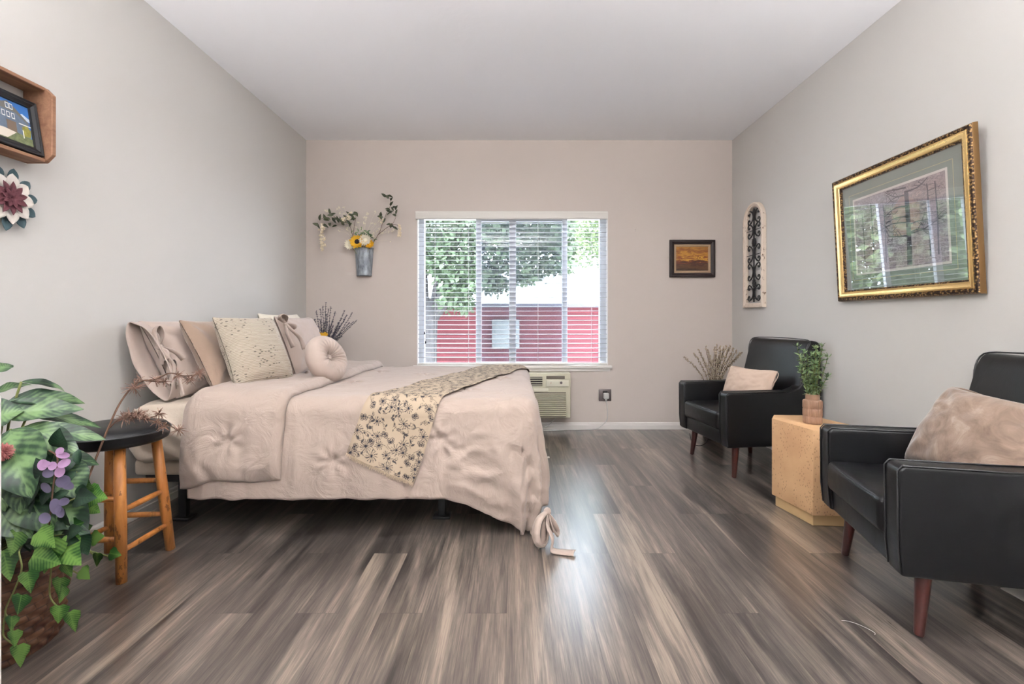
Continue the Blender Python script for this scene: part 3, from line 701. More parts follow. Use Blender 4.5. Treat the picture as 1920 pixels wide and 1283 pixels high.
# comforter
cf = empty('comforter', (-.75, 3.15, .64)); tag(cf, 'taupe cotton comforter with corner ties spread over the bed', 'comforter')
S0, S1 = -1.55, SF+.585; T0, T1 = YN-.52, YF+.50
def cfn(u, v):
    s = S0+(S1-S0)*u; t = T0+(T1-T0)*v
    if u < .25: pass
    t += (.012*nz(s*9, v*3, 11) if v < .5 else 0)*(1-v)**6
    q, n = drape(s, t)
    for (a, c) in tufts:
        r = math.hypot(s-a, t-c)
        if r < .16: q -= n*(.020*math.exp(-(r/.022)**2)+.006*math.exp(-(r/.07)**2)-.007*math.cos(7*math.atan2(t-c, s-a))*math.exp(-((r-.045)/.04)**2))
    if s > -.55 and t < YN:
        w = sm((s+.60)/.45)*sm((YN-t-.03)/.28); q += n*w*(.036*noise.ridged_multi_fractal(Vector((s*4+t*2.5, t*9-s*2.5, 1)), 1, 2, 4, .9, 2)*.6-.026)
    return q
b = mb(); b.grid(cfn, 190, 230); b.build('comforter_cover', M['duvet'], cf, solid=-.016)
def flap(u, v):
    s = S0-.012+(.485)*u; bl_ = .475-.040*sm(u/.35)+.006*math.sin(u*11)
    t = YN-bl_+(bl_+YF-YN+.3)*v
    s += -.02*(1-v)**2+.012*nz(v*6, 3)*(u)
    e = min(1, u/.10)*min(1, (1-u)/.07)*min(1, v/.035); e = math.sqrt(max(0, e))
    q, n = drape(min(s, 0), t, 0, False)
    off = .004+.040*e+.008*nz(s*7, t*5, 21)*e
    gather = max(0, 1-v/.10)
    off += .009*gather*math.sin((s*1.0+t*.6)*62+3*nz(s*9, t*9))*min(1, u*4)*(1-sm((u-.3)/.3))*e
    for (a, c) in ((-1.34, YN-.24), (-1.33, 3.1)):
        r = math.hypot(s-a, t-c)
        if r < .2: off -= .022*math.exp(-(r/.020)**2)+.008*math.exp(-(r/.07)**2)-.007*math.cos(6*math.atan2(t-c, s-a))*math.exp(-((r-.045)/.035)**2)
    # puff over mattress shoulder
    return q+n*off
b = mb(); b.grid(flap, 70, 170); b.build('folded_edge', M['duvet'], cf, solid=-.004)

def ribbon(b, pts, width, wdir, nsub=6, curl=0., taper=None):
    P = smooth_pts(pts, nsub); n = len(P); wd = Vector(wdir).normalized()
    def fn(u, v):
        i = int(round(v*(n-1))); w = width*(taper(v) if taper else 1)
        t = (P[min(i+1, n-1)]-P[max(i-1, 0)]).normalized(); nn = t.cross(wd).normalized()
        return P[i]+wd*((u-.5)*w)+nn*(curl*w*(1-(2*u-1)**2))
    b.grid(fn, 4, n-1)
# corner tie
b = mb(); K = Vector((.150, 2.205, .150))
def kp(px, py, Y=2.19): return W(px, py, Y)
b.ico(K, .017, 2, (1, .8, 1.2))
ribbon(b, [K, kp(1012, 975, 2.17), kp(1006, 1000, 2.15), kp(1012, 1018, 2.15), kp(1022, 1008, 2.17), K], .050, (.4, -.9, .1), curl=.3, taper=lambda v: .5+.9*math.sin(PI*v))
ribbon(b, [K, kp(1036, 972, 2.21), kp(1044, 992, 2.23), kp(1040, 1004, 2.22), kp(1032, 990, 2.2), K], .042, (.4, -.9, .1), curl=.3, taper=lambda v: .5+.9*math.sin(PI*v))
ribbon(b, [K, kp(1026, 985, 2.17), kp(1036, 1010, 2.15), Vector((.165, 2.13, .012)), Vector((.215, 2.115, .008)), Vector((.262, 2.10, .012))], .046, (.35, .90, .12), curl=.15, taper=lambda v: .55+.45*v)
ribbon(b, [K, kp(1020, 985, 2.18), kp(1018, 1010, 2.17), Vector((.118, 2.17, .012)), Vector((.122, 2.15, .008))], .034, (.9, .3, .1), curl=.2, taper=lambda v: .55+.45*v)
b.build('corner_bow', M['duvet'], cf, solid=.003)

# toile runner, flat strip mapped over the bed
def toile_image(nu, nv, w, l, seed=5):
    rnd = random.Random(seed); img = np.zeros((nv, nu), np.float32)
    su, sv = nu/w, nv/l
    def dot(x, y, r, val=1.):
        x0, x1 = int((x-r)*su), int((x+r)*su)+2; y0, y1 = int((y-r)*sv), int((y+r)*sv)+2
        for j in range(max(0, y0), min(nv, y1)):
            for i in range(max(0, x0), min(nu, x1)):
                if (i/su-x)**2+(j/sv-y)**2 < r*r: img[j, i] = max(img[j, i], val)
    def stroke(x0, y0, x1, y1, r0, r1, bend=0, val=1.):
        L = math.hypot(x1-x0, y1-y0); n = max(2, int(L/.0014)); px, py = -(y1-y0), x1-x0
        for k in range(n+1):
            t = k/n; q = bend*4*t*(1-t); dot(x0+(x1-x0)*t+px*q, y0+(y1-y0)*t+py*q, r0+(r1-r0)*t, val)
    pts = []; tries = 0
    while tries < 5000:
        tries += 1; x, y = rnd.uniform(.01, w-.01), rnd.uniform(.01, l-.01)
        if all(math.hypot(x-a, y-c) > .0335 for a, c in pts): pts.append((x, y))
    for (x, y) in pts:
        k = rnd.random(); a = rnd.uniform(0, 2*PI)
        if k < .36:   # flower: radiating petals
            R = rnd.uniform(.018, .028); n = rnd.randint(10, 15)
            for i in range(n):
                q = a+2*PI*i/n; stroke(x+.004*math.cos(q), y+.004*math.sin(q), x+R*math.cos(q), y+R*math.sin(q), .0010, .0022 if i % 2 else .0012, .1, .85)
            dot(x, y, .005, 1)
            stroke(x, y, x+.05*math.cos(a), y+.05*math.sin(a), .0013, .0010, .2, .8)
        elif k < .58:  # butterfly
            for sgn in (-1, 1):
                for (rr, ang, sz) in ((.010, .6, .0085), (.009, -.55, .006)):
                    q = a+sgn*(PI/2-ang); cx, cy = x+rr*math.cos(q), y+rr*math.sin(q)
                    for i in range(12):
                        e = 2*PI*i/12; stroke(cx+sz*math.cos(e), cy+sz*math.sin(e), cx+sz*math.cos(e+.52), cy+sz*math.sin(e+.52), .0012, .0012, 0, .95)
                    dot(cx, cy, sz*.45, .9)
            stroke(x-.008*math.cos(a), y-.008*math.sin(a), x+.009*math.cos(a), y+.009*math.sin(a), .0018, .0015)
        else:         # leafy sprig
            L = rnd.uniform(.035, .06); dx, dy = math.cos(a), math.sin(a); stroke(x-dx*L/2, y-dy*L/2, x+dx*L/2, y+dy*L/2, .0012, .0010, .15, .85)
            for i in range(rnd.randint(4, 7)):
                t = rnd.uniform(-.5, .5); sgn = rnd.choice((-1, 1)); q = a+sgn*rnd.uniform(.6, 1.1); ll = rnd.uniform(.010, .022); bx, by = x+dx*L*t, y+dy*L*t
                ex, ey = bx+ll*math.cos(q), by+ll*math.sin(q)
                if rnd.random() < .5: stroke(bx, by, (bx+ex)/2, (by+ey)/2, .001, .0042, 0, .9); stroke((bx+ex)/2, (by+ey)/2, ex, ey, .0042, .0008, 0, .9)
                else: stroke(bx, by, ex, ey, .0011, .0011, .3, .75); stroke(bx, by, ex, ey, .0011, .0011, -.3, .75)
    k = 0
    for _ in range(900):
        x, y = rnd.uniform(.004, w-.004), rnd.uniform(.004, l-.004)
        i, j = int(x*su), int(y*sv)
        if img[max(0, j-5):j+6, max(0, i-5):i+6].max() > .1: continue
        a = rnd.uniform(0, 2*PI); ll = rnd.uniform(.006, .016)
        if rnd.random() < .5: stroke(x, y, x+ll*math.cos(a), y+ll*math.sin(a), .0010, .0008, rnd.uniform(-.4, .4), .7)
        else:
            stroke(x, y, x+ll*.5*math.cos(a), y+ll*.5*math.sin(a), .0010, .0028, 0, .85); stroke(x+ll*.5*math.cos(a), y+ll*.5*math.sin(a), x+ll*math.cos(a), y+ll*math.sin(a), .0028, .0007, 0, .85)
    return img
rn = empty('bed_runner', (-.35, 3.0, .665)); tag(rn, 'beige toile runner printed with navy flowers and butterflies draped across bed', 'throw')
RW = .345; RL = 2.30; NU, NV = 150, 960
TI = toile_image(NU+1, NV+1, RW, RL)
ang = math.atan2(1.57, .475); du = Vector((math.cos(ang), math.sin(ang))); dw = Vector((du.y, -du.x))
org = Vector((-.725, 2.30))-du*.33     # far left lower corner of strip in cloth space
def rfn(u, v):
    L0 = -.045*(u)      # slanted near edge
    l = v*RL+L0*(1-v)
    p = org+dw*(u*RW)+du*(l+.10)
    p.x += .012*nz(v*7, 5)
    q, n = drape(p.x, p.y, .010+.004*abs(nz(p.x*9, p.y*9)), True)
    e = math.exp(-((u-.03)/.03)**2)+math.exp(-((u-.97)/.03)**2)
    return q+n*(.003*e)
b = mb(); b.grid(rfn, NU, NV)
o = b.build('runner_cloth', M['toile'], rn)
at = o.data.attributes.new('pat', 'FLOAT', 'POINT'); at.data.foreach_set('value', TI.reshape(-1).copy())
b = mb(); rnd = random.Random(3)
for i in range(170):
    u = i/169; p, q = Vector(rfn(u, 0)), Vector(rfn(u, .004)); d = (p-q).normalized()
    e = p+d*rnd.uniform(.008, .020)+Vector((rnd.uniform(-.003, .003), rnd.uniform(-.004, .001), 0)); b.tube([p, p.lerp(e, .5)+Vector((0, -.001, 0)), e], .0009, 3, False)
b.build('fringe', M['fringe'], rn)

# ------------------------------------------------------------------ pillows
def pillow(b, w, h, T, pinch=.06, n=30, seed=0, wr=.007, power=.42, flange=0., crumple=0.):
    def side(sg):
        def fn(u, v):
            x = 2*u-1; z = 2*v-1
            mx = 1-pinch*(1-z*z)*abs(x)**3; mz = 1-pinch*(1-x*x)*abs(z)**3
            xi = min(1, abs(x)/(1-flange)) if flange else abs(x); zi = min(1, abs(z)/(1-flange)) if flange else abs(z)
            th = (max(0, 1-xi*xi)*max(0, 1-zi*zi))**power
            edge = (1-abs(x)**8)*(1-abs(z)**8)
            k = wr*(nz(x*2.6+seed, z*2.6, seed+sg)*1.2+nz(x*6+seed, z*6, seed+sg*3)*.55)
            # radiating corner folds
            for cx, cz in ((-1, -1), (1, -1), (-1, 1), (1, 1)):
                rr = math.hypot(x-cx, z-cz); k += wr*.8*math.cos(9*math.atan2(z-cz, x-cx)+seed)*math.exp(-((rr-.45)/.3)**2)
            y = sg*(T/2*th+.002)+sg*k*edge
            return (x*w/2*mx, -y, h/2+z*h/2*mz)
        return fn
    b.grid(side(1), n, n, flip=False); b.grid(side(-1), n, n, flip=True)
def pil(name, label, mat, org, xd, up, w, h, T, cat='pillow', group=None, wr=.007, seed=0, pinch=.06, power=.42, flange=0.):
    m_ = frame_mat(org, xd, up); r = empty(name, mat=m_); tag(r, label, cat, group)
    b = mb(); pillow(b, w, h, T, seed=seed, wr=wr, pinch=pinch, power=power, flange=flange)
    b.build('pillow_body', mat, r, local=True, sub=1); return r
# pillows lean on the left wall: xdir ~ toward -Y so that front (-y local) faces +X
def bow(parent, c, s, tails, m_, ld=(0, .2, 1)):
    """c local centre, loops sideways along ld (local), tails local lists"""
    b = mb(); c = Vector(c); l = Vector(ld).normalized()*s
    out = Vector((0, 1, 0))*s*.45
    b.ico(c, s*.20, 2, (1, .8, 1))
    for sg in (-1, 1):
        p = [c, c+l*sg*.55+out*.8, c+l*sg*1.0+out*.5, c+l*sg*.85-out*.1, c]
        ribbon(b, p, s*.55, Vector((.45, .85, .1)), curl=.2, taper=lambda v: .35+.9*math.sin(PI*v))
    for tl in tails:
        ribbon(b, [c]+[c+Vector((q[0], -q[1], q[2])) for q in tl], s*.50, Vector((.35, .9, 0)), curl=.15, taper=lambda v: .45+.55*v)
    return b.build('bow_tie', m_, parent, local=True, solid=.003)
up1 = Vector((-.30, 0, .95))
p1 = pil('pillow_sham', 'taupe tie sham nearest the stool leaning on the left wall', M['sham'], (-1.715, 2.76, .632), (0, -1, 0), (-.44, .0, .90), .66, .44, .18, seed=3, wr=.011, power=.36)
# envelope cuff open at the near end
def cuff(parent, w, h, T, m_, xs):
    b = mb()
    def fn(u, v):
        a = 2*PI*u; y = math.cos(a); z = math.sin(a)
        yy = abs(y)**1.2*(1 if y > 0 else -1)*T*(.25+.18*v); zz = h/2+z*h/2*(.95+.02*v)
        return (xs+v*.085+.008*nz(a*1.5, v*3), yy+.006*nz(a*2, v*2, 4), zz+.008*math.sin(a*4)*v)
    b.grid(fn, 40, 6, closeu=True); return b.build('open_cuff', m_, parent, local=True, solid=.004)
cuff(p1, .66, .44, .18, M['sham'], .295)
bow(p1, (.352, .055, .27), .085, [[(.01, -.02, -.06), (.0, -.02, -.13), (.02, .03, -.20)], [(-.03, -.04, -.05), (-.05, -.05, -.10)]], M['sham'])
bow(p1, (.350, .055, .11), .065, [[(.01, -.02, -.05), (.02, -.01, -.12)], [(-.03, -.03, -.03), (-.05, -.03, -.06)]], M['sham'])
p5 = pil('bed_pillow', 'ivory pillow at the very back by the lavender bunch', M['ivory'], (-1.62, 3.57, .660), (0, -1, 0), (-.30, 0, .94), .60, .44, .17, seed=9)
p2 = pil('throw_pillow', 'tan velvet pillow with tufted trim between tie sham and cream pillow', M['tan'], (-1.575, 2.735, .655), (.05, -1, 0), (-.44, .0, .90), .46, .42, .13, seed=12, power=.38)
b = mb(); rnd = random.Random(8)
for i in range(46):
    z = .02+.39*i/45; x = .222-.012*math.sin(PI*i/45)
    for k in range(7):
        d = Vector((rnd.gauss(.2, 1), rnd.gauss(0, 1), rnd.gauss(0, 1))).normalized()*rnd.uniform(.006, .013); b.tube([(x, 0, z), Vector((x, 0, z))+d], .0010, 3, False)
b.build('tufted_trim', M['tan'], p2, local=True)
p4 = pil('pillow_sham', 'taupe tie sham with a bow behind the round pillow', M['sham'], (-1.39, 3.32, .670), (.05, -1, 0), (-.34, .02, .94), .60, .41, .16, seed=21, wr=.010, power=.38)
bow(p4, (.285, .050, .345), .075, [[(.03, -.03, -.05), (-.005, -.05, -.12), (-.01, -.05, -.19)], [(.03, .0, -.07), (.02, -.0, -.16)]], M['sham'], ld=(.7, 0, .5))
p3 = pil('throw_pillow', 'large square cream knit pillow flecked with dark stitches in front', M['knit'], (-1.386, 2.685, .672), (-.30, -.95, 0), (-.38, .12, .90), .40, .41, .16, seed=33, power=.36, pinch=.05)
# round pillow
m_ = frame_mat((-1.085, 2.90, .664), (-.30, -.95, 0), (-.40, .12, .90)); rp = empty('round_pillow', mat=m_); tag(rp, 'round gathered taupe pillow with a button centre on the comforter', 'pillow')
b = mb(); RD = .146
def rfn2(u, v):
    a = 2*PI*u; q = 2*PI*v
    rr = RD*.60+RD*.42*math.cos(q); yy = .060*math.sin(q)
    k = .0065*math.sin(a*22+1.5*math.sin(q))*max(0, -math.cos(q)+.5)
    return (math.cos(a)*(rr-.0), -(yy+k*(1 if math.sin(q) > 0 else -1)), RD+math.sin(a)*rr)
b.grid(rfn2, 144, 24, closeu=True, closev=True)
b.lathe([(.001, -.014), (.03, -.016), (.046, -.010), (.046, .010), (.03, .016), (.001, .014)], (0, 0, 0), 24)
k0 = len(b.v)-6*24
for i in range(k0, len(b.v)): x, y, z = b.v[i]; b.v[i] = (x, z, RD+y)
b.build('pillow_body', M['sham'], rp, local=True)
b = mb(); b.ico((0, .026, RD), .014, 2, (1, .5, 1)); b.build('button', M['sham'], rp, local=True)

# ------------------------------------------------------------------ stool
scx, scy = -1.675, 2.01
stl = empty('wooden_stool', (scx, scy, 0)); tag(stl, 'round honey oak stool with black padded seat beside the bed', 'stool')
b = mb(); b.lathe([(.01, .522), (.172, .522), (.186, .530), (.190, .545), (.190, .562), (.193, .568), (.190, .573), (.178, .586), (.13, .597), (.06, .600), (.005, .600)], (scx, scy, 0), 56)
o = b.build('seat', M['leather'], stl); b = mb(); b.tube([(scx+.1925*math.cos(2*PI*i/56), scy+.1925*math.sin(2*PI*i/56), .568) for i in range(57)], .003, 6, False); b.build('piping', M['leather_pipe'], o)
feet = [(-1.543, 1.884), (-1.549, 2.161), (-1.804, 2.136), (-1.800, 1.870)]; tops = []
for fx, fy in feet:
    tx, ty = scx+(fx-scx)*.72, scy+(fy-scy)*.72; tops.append((tx, ty))
    b = mb(); b.tube([(fx, fy, 0), (fx*.5+tx*.5, fy*.5+ty*.5, .262), (tx, ty, .523)], [.0185, .021, .0195], 14); b.build('leg', M['honey'], stl)
def at_leg(i, z):
    t = z/.523; return Vector((feet[i][0]*(1-t)+tops[i][0]*t, feet[i][1]*(1-t)+tops[i][1]*t, z))
for (i, j, zs) in ((0, 1, (.272, .117)), (2, 3, (.272, .117)), (1, 2, (.320, .165)), (3, 0, (.320, .165))):
    for z in zs:
        p, q = at_leg(i, z), at_leg(j, z); b = mb(); b.tube([p, p.lerp(q, .25), p.lerp(q, .5), p.lerp(q, .75), q], [.009, .0115, .012, .0115, .009], 10); b.build('rung', M['honey'], stl)

# ------------------------------------------------------------------ armchairs
def make_chair():
    r = empty('armchair')
    HW = .325; AT = .088
    arm = [(-.070, .205), (-.078, .30), (-.080, .545), (-.066, .562), (.20, .560), (.36, .562), (.43, .585), (.475, .64), (.505, .72), (.60, .72), (.598, .50), (.585, .205)]
    for sg in (-1, 1):
        b = mb(); y0, y1 = sg*HW, sg*(HW-AT); b.prism(arm, min(y0, y1), max(y0, y1), .012, 3, minang=18)
        o = b.build('armrest', M['leather'], r, local=True, auto=60)
        b = mb()
        for yy in (sg*(HW-.004), sg*(HW-AT+.004)):
            b.tube([(-.070, yy, .215), (-.079, yy, .30), (-.081, yy, .545), (-.068, yy, .562), (.20, yy, .561), (.36, yy, .563)], .003, 6)
        b.build('piping', M['leather_pipe'], o, local=True)
    bk = [(.36, .25), (.395, .42), (.43, .56), (.462, .70), (.492, .84), (.512, .882), (.54, .893), (.585, .885), (.604, .865), (.606, .70), (.600, .45), (.590, .206), (.40, .206)]
    b = mb(); b.prism(bk, -HW+.004, HW-.004, .022, 4, minang=12)
    for i, (x, y, z) in enumerate(b.v):      # narrow and dish the upper back a little
        t = max(0, (z-.56)/.33); y *= 1-.05*t; x += .018*(1-(y/HW)**2)*t*(1 if x < .55 else 0); z += .010*(1-(y/HW)**4)*sm((z-.80)/.08); b.v[i] = (x, y, z)
    o = b.build('backrest', M['leather'], r, local=True, auto=60)
    b = mb(); pts = [(.462+.034, -HW*.955, .70), (.494, -HW*.95, .82), (.525, -HW*.94, .89), (.535, -HW*.5, .903), (.535, 0, .905), (.535, HW*.5, .903), (.525, HW*.94, .89), (.494, HW*.95, .82), (.462+.034, HW*.955, .70)]
    b.tube(smooth_pts(pts, 4), .0035, 6); b.build('piping', M['leather_pipe'], o, local=True)
    IW = HW-AT-.002
    b = mb(); b.rbox(-.066, .40, -IW, IW, .207, .305, .014, 3); b.build('seat_base', M['leather'], r, local=True, auto=60)
    b = mb(); b.rbox(-.088, .40, -IW+.003, IW-.003, .300, .425, .026, 5)
    for i, (x, y, z) in enumerate(b.v):
        if z > .37: z += .018*(1-(y/IW)**2)*(1-((x-.15)/.26)**2 if abs(x-.15) < .26 else 0)
        if x < -.05: x -= .012*(1-(y/IW)**2)
        b.v[i] = (x, y, z)
    o = b.build('seat_cushion', M['leather'], r, local=True, auto=60)
    b = mb(); b.tube([(-.078-.012*(1-(y/.21)**2), y, .417) for y in [k*.21/8 for k in range(-8, 9)]], .0035, 6); b.build('piping', M['leather_pipe'], o, local=True)
    for x, y, hx in ((0, .278, -.0), (0, -.278, -.0), (.475, .262, 0), (.475, -.262, 0)):
        dx = .022 if x == 0 else -.02; sy = -1 if y > 0 else 1; b = mb()
        b.tube([(x, y, 0), (x+dx*.05, y+sy*.001, .006), (x+dx, y+sy*.018, .21)], [.0125, .0150, .0245], 14); b.build('leg', M['mahog'], r, local=True, auto=50)
    return r
ch1 = make_chair(); ch2 = copy_tree(ch1)
ch1.matrix_basis = Matrix.Translation((1.399, 3.4175, 0)) @ Matrix.Rotation(math.atan2(.131, .991), 4, 'Z')
ch2.matrix_basis = Matrix.Translation((1.386, 1.839, 0)) @ Matrix.Rotation(-math.atan2(.234, .973), 4, 'Z')
tag(ch1, 'black leather armchair in the far corner by the back wall', 'armchair', 'black leather armchairs')
tag(ch2, 'black leather armchair nearest the camera, partly cut by right edge', 'armchair', 'black leather armchairs')

# chair pillows
c1 = ch1.matrix_basis
pp = pil('lumbar_pillow', 'small blush lumbar pillow on the far corner armchair', M['blush'], (0, 0, 0), (1, 0, 0), (0, 0, 1), .42, .26, .12, seed=41, power=.36)
pp.matrix_basis = c1 @ frame_mat((.235, -.01, .442), (.22, -1, .0), (.38, .02, .92))
b = mb(); e = [(-.208, 0, .008), (-.20, 0, .13), (-.208, 0, .252), (0, 0, .246), (.208, 0, .252), (.20, 0, .13), (.208, 0, .008), (0, 0, .012), (-.208, 0, .008)]
b.tube(smooth_pts(e, 8), .0028, 6); b.build('piping', M['blush'], pp, local=True)
c2 = ch2.matrix_basis
pv = pil('velvet_pillow', 'taupe crushed velvet pillow on the near armchair', M['velvet'], (0, 0, 0), (1, 0, 0), (0, 0, 1), .50, .36, .19, seed=55, power=.36, wr=.008)
pv.matrix_basis = c2 @ frame_mat((.255, -.0, .432), (.20, -1, -.05), (.50, .10, .86))
b = mb(); e = [(-.248, 0, .010), (-.238, 0, .18), (-.248, 0, .350), (0, 0, .340), (.248, 0, .350), (.238, 0, .18), (.248, 0, .010), (0, 0, .018), (-.248, 0, .010)]
b.tube(smooth_pts(e, 8), .0035, 6); b.build('piping', M['velvet'], pv, local=True)

# ------------------------------------------------------------------ side table, vase
TP = [(1.436, 2.68), (1.484, 2.388), (1.68, 2.375), (1.757, 2.52), (1.70, 2.765), (1.497, 2.775)]
tb = empty('side_table', (1.6, 2.58, 0)); tag(tb, 'six sided sandy travertine side table between the armchairs', 'side table')
b = mb(); b.prism(TP, .058, .484, .004, 2, axes=(0, 1, 2), minang=20); b.build('table_body', M['trav'], tb, auto=25)
tc = (1.594, 2.585); b = mb(); b.prism([(tc[0]+(x-tc[0])*.90, tc[1]+(y-tc[1])*.90) for x, y in TP], 0, .06, .002, 1, axes=(0, 1, 2), minang=20); b.build('plinth', M['travbase'], tb, auto=25)
vc = W(1523.5, 794, 2.545); vc.z = .4845
vs = empty('ribbed_vase', vc); tag(vs, 'small brown ribbed ceramic vase on the travertine side table', 'vase')
b = mb(); prof = [(.030, 0), (.042, .001), (.0445, .006), (.0445, .036), (.0425, .040), (.045, .044), (.045, .076), (.043, .080), (.0455, .084), (.0455, .118), (.043, .124), (.034, .127), (.0335, .131), (.034, .152), (.0345, .155), (.030, .155), (.029, .13)]
def rib(a, z): 
    ph = 0 if z < .04 else (PI/18 if z < .08 else 0)
    return 1+(.075*abs(math.sin(a*9+ph))-.05 if .003 < z < .122 else 0)
b.lathe(prof, vc, 176, rf=rib); b.build('vase_body', M['ceramic'], vs, auto=50)
sp_ = empty('green_sprigs', vc+Vector((0, 0, .12))); tag(sp_, 'leafy green sprigs standing in the ribbed vase', 'plant')
rnd = random.Random(17); bs_, blf = mb(), mb()
for i in range(17):
    a = rnd.uniform(0, 2*PI); sp2 = rnd.uniform(.01, .085); hh = rnd.uniform(.15, .262) if i > 3 else rnd.uniform(.08, .14)
    p0 = vc+Vector((.015*math.cos(a), .015*math.sin(a), .08)); p3 = vc+Vector((sp2*math.cos(a)*1.0, sp2*math.sin(a), .15+hh)); p1_ = p0.lerp(p3, .4)+Vector((0, 0, .02))
    P = smooth_pts([p0, p1_, p3], 6); bs_.tube(P, [.0016]*len(P), 5)
    for k in range(4, len(P)):
        for j in range(3):
            q = P[k]; d = Vector((rnd.gauss(0, 1), rnd.gauss(0, 1), rnd.uniform(.1, 1.1))).normalized(); l = rnd.uniform(.020, .036)
            blf.leaf(q, q+d*l, l*.42, .08, (rnd.gauss(0, .3), rnd.gauss(0, .3), 1), 2, 4, .3)
    for j in range(4):
        d = Vector((rnd.gauss(0, .6), rnd.gauss(0, .6), 1)).normalized(); blf.leaf(P[-1], P[-1]+d*.03, .010, .05, (1, 0, 0), 2, 4, .3)
bs_.build('stems', M['greenstem'], sp_); blf.build('leaves', M['plantgreen'], sp_)

# ------------------------------------------------------------------ floor plants at the corners
def floor_vase(name, label, x, y, prof):
    r = empty(name, (x, y, 0)); tag(r, label, 'vase'); b = mb(); b.lathe(prof, (x, y, 0), 32); b.build('vase_body', M['darkvase'], r); return r
wx, wy = 1.72, 4.16
floor_vase('floor_vase', 'dark vase on the floor behind the far armchair holding pussy willow', wx, wy, [(.07, 0), (.085, .01), (.095, .15), (.08, .30), (.055, .36), (.06, .38), (.05, .38), (.045, .34)])
pw = empty('pussy_willow', (wx, wy, .2)); tag(pw, 'bunch of pussy willow branches behind the far armchair', 'branches')
rnd = random.Random(23); bs_, bb_ = mb(), mb()
tips = [(1283, 669), (1302, 662), (1310, 655), (1323, 649), (1330, 662), (1340, 650), (1345, 646), (1352, 655), (1358, 650), (1362, 648), (1367, 652), (1376, 652), (1382, 656), (1388, 662), (1392, 660), (1335, 675), (1348, 668), (1318, 672), (1372, 664), (1355, 662), (1364, 658), (1385, 668), (1342, 660), (1350, 648), (1327, 655), (1370, 648)]
for px, py in tips:
    tY = wy+rnd.uniform(-.10, .12); tip = W(px, py, tY); p0 = Vector((wx+rnd.uniform(-.02, .02), wy+rnd.uniform(-.02, .02), .12)); mid = p0.lerp(tip, .45); mid.x = wx+(tip.x-wx)*.30; mid.z = .52
    P = smooth_pts([p0, mid, tip], 14); bs_.tube(P, [.0028-.0012*i/len(P) for i in range(len(P))], 5)
    for k in range(9, len(P)):
        for j in range(2):
            d = (P[k]-P[k-1]).normalized(); sd = d.orthogonal(); sd.rotate(Matrix.Rotation(rnd.uniform(0, 6.28), 3, d)); c = P[k].lerp(P[k-1], rnd.random())+sd*.005
            bb_.ico(c, .0068, 1, (.8, .8, 1.35))
bs_.build('branches', M['willowstem'], pw); bb_.build('catkins', M['willow'], pw)

lx, ly = -1.66, 4.20
floor_vase('floor_vase', 'tall dark vase on the floor behind the bed holding lavender', lx, ly, [(.07, 0), (.08, .01), (.09, .25), (.075, .55), (.05, .64), (.055, .67), (.045, .67), (.04, .6)])
lv = empty('lavender_bunch', (lx, ly, .6)); tag(lv, 'dark lavender bunch with a yellow flower in the corner behind pillows', 'plant')
rnd = random.Random(29); bs_, bb_ = mb(), mb()
tips = [(611, 568), (601, 580), (593, 585), (620, 576), (588, 606), (582, 618), (605, 575), (628, 586), (646, 583), (660, 588), (668, 602), (655, 606), (640, 598), (650, 592), (637, 612), (600, 600), (596, 612), (612, 590), (624, 600), (590, 600), (630, 622), (640, 625), (584, 612), (616, 580), (662, 604), (646, 600), (608, 606), (618, 612), (590, 625), (622, 620), (602, 616), (614, 604), (634, 606), (606, 620), (612, 624), (628, 628), (618, 632), (596, 628), (640, 632), (586, 632), (624, 612)]
for px, py in tips:
    tip = W(px, py, ly+rnd.uniform(-.05, .16)); p0 = Vector((lx+rnd.uniform(-.015, .015), ly+rnd.uniform(-.015, .015), .5)); mid = Vector((lx+(tip.x-lx)*.30, ly, .80))
    P = smooth_pts([p0, mid, tip], 14); bs_.tube(P, [.0016]*len(P), 4)
    for k in range(10, len(P)):
        for j in range(5):
            d = Vector((rnd.gauss(0, 1), rnd.gauss(0, 1), rnd.gauss(.8, .6))).normalized(); bb_.tube([P[k], P[k]+d*rnd.uniform(.006, .016)], [.0022, .0008], 4, False)
bs_.build('stems', M['lavgreen'], lv); bb_.build('lavender_spikes', M['lav'], lv)
b = mb()
for px, py in ((602, 628), (610, 627), (606, 630)):
    c = W(px, py, 4.10)
    for k in range(10): a = 2*PI*k/10; b.leaf(c, c+Vector((math.cos(a)*.030, -.006, math.sin(a)*.024)), .012, .1, (0, -1, 0), 2, 3)
    b.ico(c, .007, 1)
b.build('yellow_flower', M['yellow'], lv)

# ------------------------------------------------------------------ wall bucket with flowers
BY = YB-.045; bc = W(680.5, 517, BY)
bk = empty('wall_bucket', (bc.x, YB, bc.z)); tag(bk, 'galvanised tin half bucket hanging on the back wall left of window', 'bucket')
hB = (517-465)*BY/F; r0, r1 = 13.8*BY/F, 17.3*BY/F
b = mb()
def bkf(u, v):
    a = PI+PI*u; r = r0+(r1-r0)*v; r *= 1+(.02 if v > .97 or v < .03 or .86 < v < .89 else 0)
    return (bc.x+r*math.cos(a), YB-.001+r*.85*math.sin(a), bc.z+hB*v)
b.grid(bkf, 28, 30)
i0 = b.add([(bc.x-r1, YB-.001, bc.z+hB), (bc.x+r1, YB-.001, bc.z+hB), (bc.x+r0, YB-.001, bc.z), (bc.x-r0, YB-.001, bc.z)]); b.face((i0, i0+1, i0+2, i0+3))
b.add([]); base = [b.add([bkf(k/14, 0)]) for k in range(15)]; b.face(base)
b.build('bucket_body', M['galv'], bk, solid=.002)
b = mb(); b.tube([Vector(bkf(k/20, 1)) for k in range(21)], .003, 6); b.build('rim', M['galv'], bk)
rnd = random.Random(31)
